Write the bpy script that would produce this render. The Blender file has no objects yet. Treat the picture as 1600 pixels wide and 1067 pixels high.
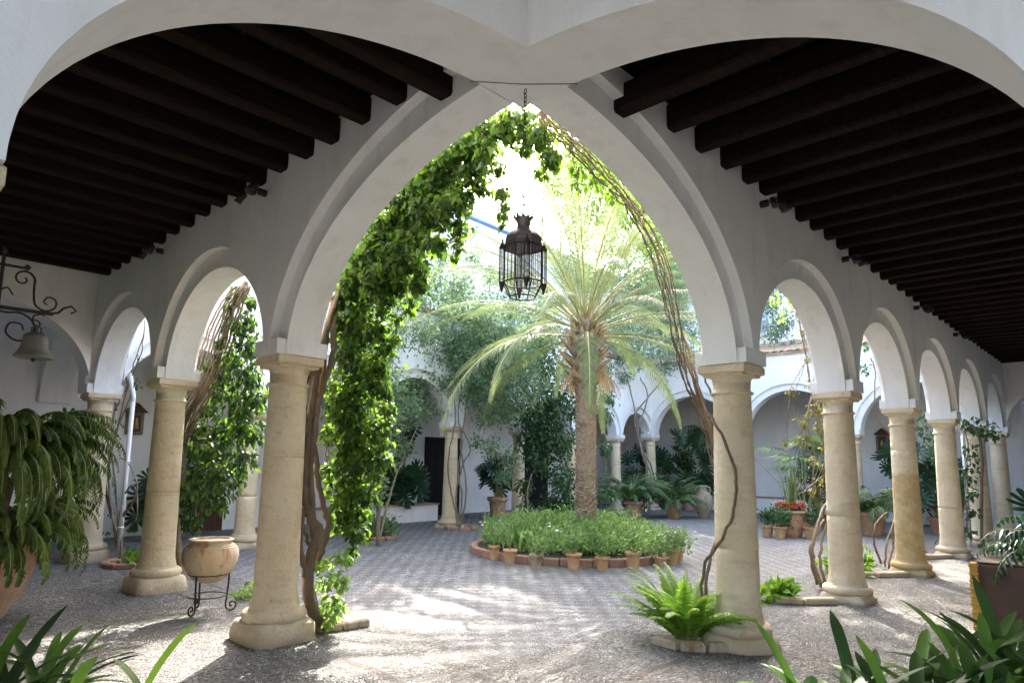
import bpy, bmesh, math, random
import numpy as np
from mathutils import Vector, Matrix
SUN_E = 2.0
EXPO = 3.35
BLOBS = {
 'corner_vine': [(0.75,0.68,4.48,0.086),(0.75,0.84,4.44,0.133),(0.75,1.06,4.48,0.16),(0.75,0.52,4.25,0.117),(0.75,0.42,4.01,0.073),(0.75,1.3,4.44,0.176),(0.75,1.31,4.22,0.153),(0.75,1.6,4.38,0.183),(0.75,1.45,3.97,0.144),(0.75,1.43,3.69,0.083),(0.75,1.47,3.52,0.05),(0.75,1.73,4.17,0.198),(0.75,2.02,4.25,0.192),(0.75,1.91,3.96,0.215),(0.75,2.21,4.04,0.222),(0.75,2.19,3.74,0.208),(0.75,2.49,3.91,0.202),(0.75,2.56,3.62,0.231),(0.75,2.07,3.46,0.129),(0.75,2.01,3.23,0.077),(0.75,2.32,3.35,0.133),(0.75,2.89,3.66,0.183),(0.75,2.98,3.36,0.213),(0.75,2.57,3.19,0.122),(0.75,3.01,3.02,0.228),(0.75,2.68,2.91,0.151),(0.75,3.07,2.66,0.226),(0.75,2.65,2.55,0.153),(0.75,3.01,2.28,0.224),(0.75,2.62,2.36,0.127),(0.75,2.94,1.95,0.223),(0.75,2.59,1.91,0.126),(0.75,2.95,1.63,0.21),(0.75,2.64,1.65,0.114),(0.75,3.04,1.31,0.199),(0.75,2.73,1.29,0.115),(0.75,3.07,1.02,0.159),(0.75,2.83,0.91,0.104),(0.75,2.93,0.73,0.052),(0.75,2.51,2.7,0.075),(0.75,2.42,2.12,0.062),(0.75,3.45,2.41,0.097),(0.75,3.44,1.86,0.097),(0.75,3.45,1.46,0.083),(0.75,1.0,4.12,0.068),(0.75,0.94,3.89,0.052),(0.75,0.91,3.68,0.041),(0.75,0.49,3.91,0.044),(0.75,0.66,4.19,0.05),(0.75,2.46,1.6,0.087),(0.75,3.3,2.89,0.136),(0.75,3.29,2.13,0.149),(0.85,1.65,3.49,0.04),(0.85,2.23,3.16,0.055),(0.85,2.28,3.07,0.037),(0.85,2.58,3.21,0.051),(0.85,1.57,3.65,0.051),(0.85,1.23,4.0,0.049),(0.85,1.35,4.09,0.067),(0.85,0.98,3.81,0.037),(0.85,1.01,3.65,0.032),(0.85,2.09,3.33,0.073),(0.85,1.83,3.88,0.082),(0.85,0.45,4.11,0.044),(0.85,0.42,3.98,0.034),(0.85,0.55,4.21,0.05),(0.85,2.46,3.0,0.063),(0.85,2.49,2.81,0.057),(0.85,2.58,2.23,0.057),(0.85,2.58,2.01,0.064),(0.85,2.61,1.79,0.051),(0.85,2.76,1.47,0.058),(0.85,2.93,1.08,0.06),(0.85,3.1,0.63,0.047),(0.55,0.64,4.4,0.058),(0.55,0.78,4.4,0.069),(0.55,0.99,4.38,0.082),(0.55,1.21,4.35,0.094),(0.55,1.42,4.31,0.108),(0.55,1.66,4.26,0.122),(0.55,1.91,4.17,0.126),(0.55,2.15,4.07,0.129),(0.55,2.37,3.93,0.133),(0.55,2.57,3.78,0.136),(0.55,2.76,3.62,0.139),(0.55,2.91,3.45,0.128),(0.55,3.02,3.23,0.116),(0.55,3.08,3.0,0.104),(0.55,0.93,4.2,0.091),(0.55,1.39,3.83,0.118),(0.55,1.55,3.52,0.099),(0.55,2.11,3.52,0.176),(0.55,2.41,3.32,0.145)],
 'arch_vine': [(0.52,5.36,3.76,0.08),(0.52,5.48,3.57,0.097),(0.52,5.67,3.38,0.099),(0.52,5.33,3.25,0.112),(0.52,5.78,3.1,0.1),(0.52,5.45,2.85,0.13),(0.52,6.03,2.82,0.102),(0.52,5.7,2.63,0.116),(0.6,5.25,3.59,0.096),(0.6,5.34,3.35,0.145),(0.6,5.16,3.0,0.191),(0.6,5.17,2.64,0.207),(0.6,5.3,2.28,0.209),(0.6,4.92,2.34,0.156),(0.6,5.54,1.97,0.214),(0.6,5.07,1.96,0.19),(0.6,6.02,1.72,0.205),(0.6,6.3,1.38,0.227),(0.6,5.66,1.36,0.216),(0.6,5.15,1.57,0.175),(0.6,6.62,1.03,0.179),(0.6,5.9,1.07,0.169),(0.6,6.56,0.76,0.134),(0.6,6.89,1.24,0.164),(0.6,6.76,1.73,0.181),(0.6,5.73,2.89,0.134),(0.6,5.95,2.48,0.136),(0.6,6.32,2.24,0.122),(0.6,6.6,1.99,0.125)],
 'right_vine': [(0.85,0.55,4.45,0.05),(1.03,0.55,4.41,0.072),(1.23,0.55,4.39,0.074),(1.46,0.55,4.36,0.076),(1.32,0.55,4.18,0.096),(1.56,0.55,4.18,0.121),(1.84,0.55,4.36,0.091),(1.28,0.55,4.0,0.063),(2.12,0.55,4.14,0.082),(1.86,0.55,4.12,0.091),(1.1,0.55,4.52,0.041),(2.4,0.55,4.0,0.048)],
 'far_tree_top': [(16.61,14.2,13.94,0.749),(17.35,13.45,14.24,0.749),(18.1,12.7,13.71,0.749),(18.84,11.96,12.9,0.749),(19.58,11.22,12.1,0.749),(19.94,10.86,11.3,0.749),(17.17,13.63,12.03,0.848),(18.1,12.7,11.24,0.848),(19.01,11.79,9.92,0.848),(20.49,10.31,10.5,0.599),(20.15,10.66,12.67,0.499),(16.8,14.0,12.84,0.649),(20.65,10.15,8.91,0.649),(20.79,10.02,11.87,0.499),(18.56,12.24,11.8,0.848),(17.17,13.63,13.12,0.998),(18.1,12.7,12.33,0.998),(19.12,11.69,11.82,0.873),(19.75,11.05,10.48,0.873),(20.11,10.69,9.42,0.749),(20.18,10.62,8.1,0.749),(17.54,13.26,11.22,0.998),(18.65,12.15,10.45,0.998),(19.55,11.25,8.87,0.749),(17.0,13.8,9.33,0.599),(13.73,17.08,9.22,0.499)],
 'gallery_climber': [(4.57,7.85,3.07,0.468),(4.5,7.92,2.45,0.405),(4.6,7.81,1.83,0.312),(4.45,7.96,1.1,0.342),(6.62,9.76,4.64,0.569),(6.85,9.53,4.02,0.493),(6.31,10.07,4.01,0.569),(6.65,9.73,3.4,0.531),(6.93,9.45,2.8,0.304),(6.45,9.92,2.63,0.531),(7.5,8.88,4.04,0.493),(7.29,9.08,3.42,0.265),(7.82,8.55,3.89,0.569),(8.05,8.33,3.28,0.531),(8.36,8.01,4.06,0.645),(8.27,8.11,2.83,0.418),(7.71,8.67,4.51,0.531),(7.16,9.22,4.65,0.569),(8.59,7.79,3.45,0.645),(7.95,8.43,2.67,0.304),(6.76,9.61,5.27,0.455),(7.68,8.7,3.12,0.265),(8.14,8.24,4.68,0.455),(7.8,8.58,2.06,0.151),(8.07,8.31,1.92,0.265),(8.39,7.99,1.63,0.265),(8.24,8.14,1.26,0.227),(5.07,8.76,6.12,0.242),(5.77,8.77,6.14,0.306),(6.92,9.03,6.47,0.298),(8.15,9.22,6.8,0.285),(5.89,8.65,5.55,0.362),(4.9,8.23,5.13,0.311),(8.85,9.22,6.45,0.326),(9.21,8.86,6.29,0.326),(6.73,8.52,5.25,0.403),(7.49,8.46,5.07,0.417),(5.7,8.13,4.3,0.376),(4.65,8.05,4.39,0.329),(4.14,7.71,3.76,0.266),(4.38,7.76,2.56,0.319),(4.07,7.78,3.02,0.266),(5.49,8.34,4.99,0.403),(4.97,8.15,4.19,0.363),(5.09,8.74,5.54,0.269),(6.51,8.74,5.7,0.374),(6.93,8.32,5.71,0.345),(8.3,9.07,4.81,0.538),(8.87,8.5,4.5,0.538),(7.63,9.73,3.81,0.317),(5.55,8.28,2.66,0.322),(4.46,7.95,3.58,0.324),(4.57,7.84,2.82,0.324),(8.65,8.72,4.0,0.475),(9.1,8.27,4.02,0.412),(10.32,8.47,5.04,0.403),(8.2,9.16,3.51,0.317),(7.73,9.63,4.46,0.443),(4.14,7.57,1.94,0.264),(4.98,8.15,2.35,0.259),(7.94,9.43,5.62,0.475),(8.4,8.97,5.47,0.475),(8.86,8.51,5.48,0.475),(9.32,8.05,5.16,0.475),(7.72,9.65,5.12,0.38),(7.13,10.24,5.93,0.38),(6.8,10.57,5.42,0.412),(9.32,8.04,4.51,0.38),(9.54,7.82,5.67,0.38),(4.54,7.87,3.84,0.324),(4.19,7.52,3.02,0.312),(7.77,9.6,2.86,0.253),(5.48,8.35,1.85,0.215),(3.7,7.3,1.58,0.23),(3.8,7.2,0.91,0.23)],
 'dark_ivy': [(9.82,8.25,4.1,0.489),(10.06,8.02,3.28,0.555),(9.83,8.24,2.62,0.555),(10.09,7.99,2.13,0.489),(9.78,8.3,1.64,0.326),(10.18,7.89,1.18,0.424),(9.96,8.12,0.54,0.326),(10.24,7.83,0.54,0.392),(9.6,8.48,2.94,0.489),(9.6,8.47,2.12,0.424),(10.46,7.61,2.96,0.326),(10.93,7.15,2.81,0.196),(10.99,7.09,3.3,0.196),(9.5,8.58,1.0,0.228),(10.93,7.15,1.99,0.163),(9.7,8.37,4.6,0.359),(9.5,8.57,0.53,0.163),(10.29,7.79,3.94,0.326),(10.92,7.15,0.88,0.228)],
 'far_right_climber': [(15.67,9.48,5.75,0.659),(16.21,8.94,6.21,0.659),(16.66,8.49,5.56,0.608),(16.82,8.32,6.45,0.608),(15.89,9.25,5.11,0.406),(16.5,8.65,4.8,0.355),(15.29,9.86,5.09,0.456),(17.03,8.11,5.14,0.355),(15.51,9.64,4.45,0.304),(16.06,9.08,6.87,0.557),(15.14,10.01,5.74,0.355),(19.12,6.03,6.07,0.506),(19.36,5.78,6.52,0.456),(19.56,5.58,5.54,0.355),(19.07,6.08,6.95,0.355),(19.23,5.91,7.4,0.406),(21.24,3.9,5.25,0.355),(21.18,3.96,4.6,0.304),(14.61,9.12,7.46,0.524),(15.19,8.54,6.84,0.564),(15.63,8.11,6.22,0.564),(15.93,7.8,7.07,0.484),(14.74,8.99,5.77,0.564),(15.32,8.41,5.16,0.403),(16.12,7.61,4.98,0.282),(14.3,9.43,4.52,0.282),(15.05,8.68,7.9,0.484),(16.09,7.64,7.93,0.363),(14.45,9.28,6.18,0.524),(15.05,8.68,7.26,0.443),(15.79,7.94,7.5,0.443),(16.28,7.45,5.82,0.322),(14.16,9.57,4.92,0.282)],
 'yellow_vine': [(6.18,0.45,3.43,0.068),(6.3,0.45,3.09,0.078),(6.4,0.45,2.74,0.087),(6.52,0.45,2.4,0.105),(6.03,0.45,2.2,0.076),(6.74,0.45,2.14,0.107),(6.83,0.45,1.88,0.09),(5.89,0.45,1.94,0.067),(6.31,0.45,1.7,0.069),(5.64,0.45,2.59,0.065),(5.36,0.45,1.92,0.048),(6.64,0.45,1.44,0.071),(6.26,0.45,1.31,0.052),(6.25,0.45,4.07,0.06),(5.98,0.45,3.75,0.067),(7.06,0.45,1.7,0.073)],
 'light_bush': [(5.66,0.6,3.82,0.083),(5.92,0.6,3.67,0.076),(6.29,0.6,3.92,0.07)],
 'pillar_climber': [(14.38,0.87,2.8,0.173),(14.46,0.79,2.37,0.173),(14.49,0.75,2.08,0.144),(14.55,0.69,1.8,0.101),(14.32,0.93,2.51,0.115),(13.49,1.76,3.87,0.144),(13.53,1.71,4.4,0.115)],
 'end_climber': [(14.2,-0.11,2.55,0.163),(14.2,-0.33,2.45,0.189),(14.2,-0.49,2.39,0.107),(14.2,-0.02,2.07,0.137),(14.2,0.05,1.53,0.165),(14.2,0.01,1.12,0.164),(14.2,0.13,0.72,0.138),(14.2,-0.08,1.8,0.136),(14.2,0.06,2.62,0.11),(14.2,-0.04,0.73,0.109),(14.2,0.1,0.32,0.11)],
 'corner_shoot': [(0.45,2.96,0.62,0.076),(0.45,2.83,0.49,0.075),(0.45,2.68,0.71,0.062),(0.45,2.61,0.54,0.055),(0.45,2.76,0.32,0.087),(0.45,2.91,0.18,0.076),(0.45,2.64,0.25,0.061),(0.45,2.57,0.69,0.049),(0.45,2.57,0.46,0.043),(0.45,3.01,0.4,0.051),(0.45,2.79,0.14,0.075)],
 'shrub': [(0.4,9.57,3.21,0.087),(0.4,9.76,2.92,0.055),(0.4,8.83,2.33,0.052),(0.4,8.76,3.15,0.051),(0.4,8.73,2.74,0.061),(0.4,10.01,2.38,0.056),(0.4,9.37,3.65,0.053),(0.4,9.3,0.7,0.053),(0.4,9.53,0.37,0.054)],
}
STEMS = {
 'corner_vine': [([(0.47,2.896,0.048),(0.326,2.899,0.23),(0.28,2.944,0.518),(0.302,2.923,0.723),(0.336,2.888,0.93),(0.265,2.96,1.107),(0.229,2.995,1.346),(0.231,2.993,1.711),(0.243,2.982,2.082),(0.265,2.959,2.396),(0.301,2.923,2.714),(0.384,2.981,2.993),(0.517,3.06,3.33),(0.656,3.063,3.636),(0.759,2.748,3.941),(0.801,2.282,4.21),(0.828,1.83,4.386)],0.06,0.018),([(0.445,2.949,0.077),(0.351,3.043,0.498),(0.422,2.972,0.678),(0.465,2.929,0.919),(0.429,2.965,1.161),(0.385,3.009,1.405),(0.343,3.051,1.776),(0.351,3.043,2.155),(0.374,3.02,2.476),(0.391,3.003,2.866),(0.438,2.956,3.197),(0.506,2.888,3.466)],0.036,0.016),([(0.246,2.908,0.526),(0.2,2.954,0.816),(0.196,2.957,1.11),(0.145,3.008,1.407),(0.154,3.0,1.709),(0.196,2.958,1.954),(0.164,2.99,2.201),(0.206,2.947,2.452)],0.025,0.015),([(0.303,2.922,0.694),(0.266,2.959,0.87),(0.226,2.999,1.017),(0.191,3.033,1.225),(0.233,2.992,1.467),(0.253,2.971,1.712),(0.183,3.042,1.833),(0.164,3.061,2.08)],0.02,0.012),([(0.326,2.898,0.753),(0.29,2.934,1.108),(0.267,2.957,1.468),(0.27,2.954,1.835),(0.299,2.925,2.208),(0.373,2.852,2.589),(0.447,2.989,3.005),(0.572,3.076,3.344),(0.741,2.979,3.673),(0.86,2.506,4.048),(0.916,2.026,4.308)],0.035,0.018)],
 'arch_vine': [([(0.5,6.434,-0.152),(0.5,6.62,0.193),(0.5,6.801,0.595),(0.5,6.919,1.018),(0.5,7.068,1.365),(0.5,7.054,1.723),(0.5,6.85,2.078),(0.5,6.519,2.332),(0.5,6.139,2.571),(0.5,5.893,2.894),(0.5,5.713,3.215),(0.5,5.561,3.449),(0.5,5.355,3.67),(0.5,5.196,3.81)],0.06,0.03),([(0.42,6.73,1.201),(0.42,7.124,1.721),(0.42,7.126,2.173),(0.42,6.684,2.511),(0.42,6.352,2.84),(0.42,6.114,3.252),(0.42,5.775,3.552),(0.42,5.381,3.759)],0.014,0.012),([(0.45,6.774,1.199),(0.45,7.128,1.722),(0.45,7.077,2.173),(0.45,6.638,2.511),(0.45,6.309,2.84),(0.45,6.073,3.252),(0.45,5.759,3.555),(0.45,5.388,3.767)],0.014,0.012),([(0.48,6.818,1.197),(0.48,7.133,1.722),(0.48,7.028,2.173),(0.48,6.593,2.511),(0.48,6.267,2.839),(0.48,6.032,3.251),(0.48,5.743,3.558),(0.48,5.394,3.774)],0.014,0.012),([(0.42,6.618,1.206),(0.42,6.887,1.72),(0.42,6.733,2.159),(0.42,6.313,2.489),(0.42,5.998,2.809),(0.42,5.771,3.21),(0.42,5.512,3.512),(0.42,5.194,3.727)],0.014,0.012),([(0.45,6.662,1.204),(0.45,6.892,1.721),(0.45,6.688,2.159),(0.45,6.272,2.489),(0.45,5.959,2.809),(0.45,5.733,3.21),(0.45,5.497,3.515),(0.45,5.201,3.734)],0.014,0.012),([(0.48,6.705,1.201),(0.48,6.897,1.722),(0.48,6.643,2.16),(0.48,6.23,2.489),(0.48,5.92,2.809),(0.48,5.695,3.21),(0.48,5.483,3.519),(0.48,5.208,3.742)],0.014,0.012),([(0.42,6.508,1.21),(0.42,6.658,1.72),(0.42,6.362,2.146),(0.42,5.963,2.467),(0.42,5.663,2.779),(0.42,5.445,3.17),(0.42,5.26,3.474),(0.42,5.013,3.696)],0.014,0.012),([(0.45,6.552,1.208),(0.45,6.664,1.721),(0.45,6.321,2.147),(0.45,5.925,2.468),(0.45,5.627,2.779),(0.45,5.411,3.17),(0.45,5.247,3.478),(0.45,5.021,3.703)],0.014,0.012),([(0.48,6.595,1.206),(0.48,6.67,1.722),(0.48,6.279,2.147),(0.48,5.887,2.468),(0.48,5.591,2.78),(0.48,5.376,3.171),(0.48,5.233,3.481),(0.48,5.028,3.71)],0.014,0.012)],
 'right_vine': [([(0.566,0.34,4.325),(0.842,0.34,4.289),(1.139,0.34,4.223),(1.506,0.34,4.102),(1.907,0.34,3.946),(2.286,0.34,3.703),(2.534,0.34,3.368),(2.642,0.34,3.006),(2.753,0.34,2.706),(2.892,0.34,2.404),(3.143,0.34,2.168),(3.401,0.34,1.856),(3.466,0.34,1.53)],0.004,0.007),([(0.593,0.37,4.34),(0.86,0.37,4.278),(1.154,0.37,4.228),(1.546,0.37,4.116),(1.92,0.37,3.958),(2.322,0.37,3.719),(2.542,0.37,3.375),(2.691,0.37,3.019),(2.773,0.37,2.711),(2.957,0.37,2.412),(3.164,0.37,2.171),(3.416,0.37,1.857),(3.488,0.37,1.53)],0.008,0.007),([(0.62,0.4,4.355),(0.877,0.4,4.316),(1.169,0.4,4.232),(1.515,0.4,4.107),(1.932,0.4,3.969),(2.273,0.4,3.713),(2.549,0.4,3.382),(2.65,0.4,3.016),(2.793,0.4,2.717),(2.905,0.4,2.409),(3.184,0.4,2.173),(3.43,0.4,1.857),(3.51,0.4,1.529)],0.005,0.007),([(0.647,0.43,4.369),(0.895,0.43,4.303),(1.183,0.43,4.237),(1.555,0.43,4.12),(1.944,0.43,3.981),(2.309,0.43,3.729),(2.556,0.43,3.388),(2.7,0.43,3.028),(2.812,0.43,2.722),(2.97,0.43,2.418),(3.204,0.43,2.176),(3.445,0.43,1.858),(3.531,0.43,1.528)],0.01,0.007),([(0.538,0.34,4.284),(0.768,0.34,4.194),(1.043,0.34,4.147),(1.424,0.34,4.043),(1.773,0.34,3.906),(2.146,0.34,3.667),(2.359,0.34,3.331),(2.537,0.34,2.989),(2.617,0.34,2.688),(2.813,0.34,2.396),(2.996,0.34,2.158),(3.222,0.34,1.85),(3.312,0.34,1.531)],0.004,0.007),([(0.565,0.37,4.299),(0.786,0.37,4.232),(1.058,0.37,4.151),(1.394,0.37,4.034),(1.785,0.37,3.918),(2.1,0.37,3.662),(2.367,0.37,3.338),(2.498,0.37,2.987),(2.637,0.37,2.694),(2.763,0.37,2.394),(3.017,0.37,2.161),(3.237,0.37,1.851),(3.333,0.37,1.53)],0.006,0.007),([(0.593,0.4,4.314),(0.803,0.4,4.219),(1.073,0.4,4.156),(1.434,0.4,4.047),(1.797,0.4,3.929),(2.136,0.4,3.678),(2.375,0.4,3.345),(2.547,0.4,2.999),(2.656,0.4,2.699),(2.828,0.4,2.402),(3.037,0.4,2.163),(3.252,0.4,1.851),(3.354,0.4,1.529)],0.008,0.007),([(3.005,0.502,2.955),(2.986,0.38,2.545),(2.816,0.197,2.202),(2.689,-0.002,1.947),(2.729,-0.099,1.686),(2.756,-0.125,1.4),(2.728,-0.069,1.115),(2.728,0.072,0.877),(2.789,0.223,0.667),(2.858,0.296,0.234)],0.013,0.015),([(2.956,0.41,2.674),(2.996,0.37,2.352),(3.068,0.298,2.034),(3.131,0.235,1.783),(3.159,0.207,1.41),(3.133,0.233,0.981),(3.057,0.309,0.678),(3.014,0.352,0.203)],0.014,0.017),([(2.985,0.381,2.48),(3.047,0.318,2.161),(3.122,0.244,1.783),(3.132,0.233,1.41)],0.011,0.013),([(3.021,0.344,2.774),(3.053,0.313,2.482),(3.139,0.227,2.227),(3.203,0.163,2.038)],0.01,0.012)],
 'yellow_vine': [([(6.545,0.5,0.038),(6.327,0.5,0.35),(6.313,0.5,0.599),(6.533,0.5,0.837),(6.862,0.5,1.081),(7.145,0.5,1.251)],0.028,0.02),([(6.526,0.55,0.059),(6.339,0.55,0.426),(6.51,0.55,0.664),(6.932,0.55,0.882)],0.02,0.016),([(6.564,0.45,0.018),(6.418,0.45,0.348),(6.498,0.45,0.59),(6.853,0.45,0.997)],0.022,0.016),([(7.145,0.5,1.251),(7.001,0.5,1.703),(6.757,0.5,2.147),(6.567,0.5,2.584),(6.429,0.5,3.019),(6.207,0.5,3.529),(6.155,0.5,3.881)],0.012,0.008),([(6.903,0.45,1.347),(6.334,0.45,1.867),(6.2,0.45,2.292),(6.496,0.45,2.753),(6.369,0.45,3.277),(6.232,0.45,3.706)],0.012,0.008),([(6.775,0.45,1.878),(6.158,0.45,1.947),(5.556,0.45,1.847),(5.204,0.45,1.759)],0.008,0.005),([(6.776,0.45,1.524),(6.274,0.45,1.398),(5.699,0.45,1.244)],0.008,0.005)],
 'column_climber': [([(9.126,0.4,0.051),(9.27,0.4,0.39),(9.944,0.4,0.874),(10.503,0.4,1.522),(10.141,0.4,2.078),(9.326,0.4,2.371),(9.066,0.4,2.674),(9.247,0.4,3.228),(9.001,0.4,3.416)],0.016,0.01),([(9.106,0.35,0.029),(9.44,0.35,0.383),(9.375,0.35,0.592)],0.02,0.012),([(9.333,0.5,0.07),(8.982,0.5,0.402),(9.109,0.5,0.697),(9.761,0.5,0.875)],0.018,0.012)],
 'pillar_climber': [([(13.357,0.474,0.339),(13.063,0.202,0.758),(13.156,0.11,1.27),(13.137,0.128,1.784),(13.53,0.301,2.188),(13.416,0.415,2.59),(13.307,0.524,2.722)],0.014,0.01),([(13.286,0.545,0.08),(13.443,0.388,0.731),(13.457,0.375,1.52),(13.424,0.407,2.186)],0.012,0.01)],
 'end_climber': [([(14.2,0.056,2.691),(14.2,-0.104,2.508),(14.2,-0.22,2.206),(14.2,-0.187,1.4),(14.2,-0.089,-0.057)],0.03,0.03),([(14.2,0.132,0.317),(14.2,0.116,1.255),(14.2,0.016,2.071),(14.2,0.061,2.622)],0.015,0.01)],
 'shrub': [([(0.35,8.526,-0.012),(0.35,8.818,0.437),(0.35,9.32,0.799),(0.35,9.653,1.3),(0.35,9.378,1.826),(0.35,9.141,2.342),(0.35,8.813,2.842),(0.35,8.42,3.269),(0.35,8.426,3.731)],0.02,0.007),([(0.35,8.497,-0.009),(0.35,8.725,0.541),(0.35,8.566,1.035),(0.35,8.186,1.147),(0.35,7.944,0.785),(0.35,8.286,0.481)],0.02,0.007),([(0.35,8.556,-0.015),(0.35,8.971,0.522),(0.35,9.451,0.996),(0.35,9.898,1.508),(0.35,9.861,1.937)],0.02,0.007),([(0.35,8.503,0.01),(0.35,8.573,0.649),(0.35,8.249,0.86),(0.35,8.073,1.151),(0.35,8.411,1.428),(0.35,8.91,1.57)],0.02,0.007),([(0.35,8.532,0.006),(0.35,8.844,0.728),(0.35,9.217,1.311),(0.35,9.582,1.827),(0.35,9.476,2.356),(0.35,8.942,2.747),(0.35,8.683,3.141),(0.35,8.37,3.518)],0.02,0.007),([(0.35,8.554,0.079),(0.35,9.127,0.71),(0.35,9.483,1.305),(0.35,9.344,1.93),(0.35,8.851,2.432),(0.35,8.504,2.819)],0.02,0.007),([(0.35,9.408,2.353),(0.35,9.681,2.798),(0.35,9.574,3.226)],0.02,0.007),([(0.35,8.942,2.747),(0.35,9.401,3.209),(0.35,9.75,3.465)],0.02,0.007)],
 'far_vine': [([(7.799,9.143,-0.072),(7.747,9.195,0.402),(7.663,9.279,0.85),(7.597,9.345,1.453),(7.639,9.303,2.065),(7.704,9.239,2.684),(7.611,9.331,3.463),(7.543,9.399,4.094)],0.022,0.015),([(7.821,9.122,-0.072),(7.895,9.047,0.555),(7.906,9.036,1.157),(7.806,9.137,1.916),(7.849,9.093,2.533),(7.893,9.049,3.157),(7.995,8.947,3.631)],0.022,0.015),([(7.788,9.154,-0.043),(7.849,9.093,0.704),(7.773,9.169,1.305),(7.825,9.118,2.069),(7.747,9.195,2.685),(7.78,9.162,3.31)],0.022,0.015),([(7.842,9.101,-0.042),(7.742,9.201,0.701),(7.836,9.107,1.458),(7.969,8.973,1.92),(7.819,9.123,2.377)],0.022,0.015),([(8.977,7.966,0.281),(8.95,7.992,0.88),(9.011,7.931,1.335)],0.022,0.015)],
 'far_right_climber': [([(16.402,9.449,-0.218),(16.408,9.444,0.448),(16.624,9.228,0.873),(16.569,9.283,1.505),(16.376,9.476,2.033),(16.243,9.609,2.564),(16.186,9.666,3.21),(16.39,9.462,3.649),(16.782,9.07,4.316),(16.973,8.879,4.761)],0.035,0.02),([(16.432,9.419,-0.218),(16.512,9.34,0.242),(16.412,9.44,0.868),(16.478,9.374,1.503),(16.302,9.549,2.351),(16.217,9.635,3.211),(16.084,9.767,4.078),(15.98,9.872,4.734)],0.035,0.02),([(16.358,9.494,-0.178),(16.333,9.519,0.447),(16.566,9.286,1.188),(16.374,9.478,1.819),(16.275,9.577,2.78),(16.499,9.352,3.87),(16.319,9.532,4.523)],0.035,0.02)],
}
LEFT_C = (-2.421, 0.554, 0.607)
TIP_C = (-2.314, -0.402, 0.801)
RIGHT_C = (0.158, -2.024, 0.502)
RIGHT_D = (0.674, -2.258, 0.603)
rng = np.random.default_rng(7)
random.seed(7)
R = math.radians
PI = math.pi
SC = bpy.context.scene
COL = SC.collection
def V3(*a): return Vector(a)

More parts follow.
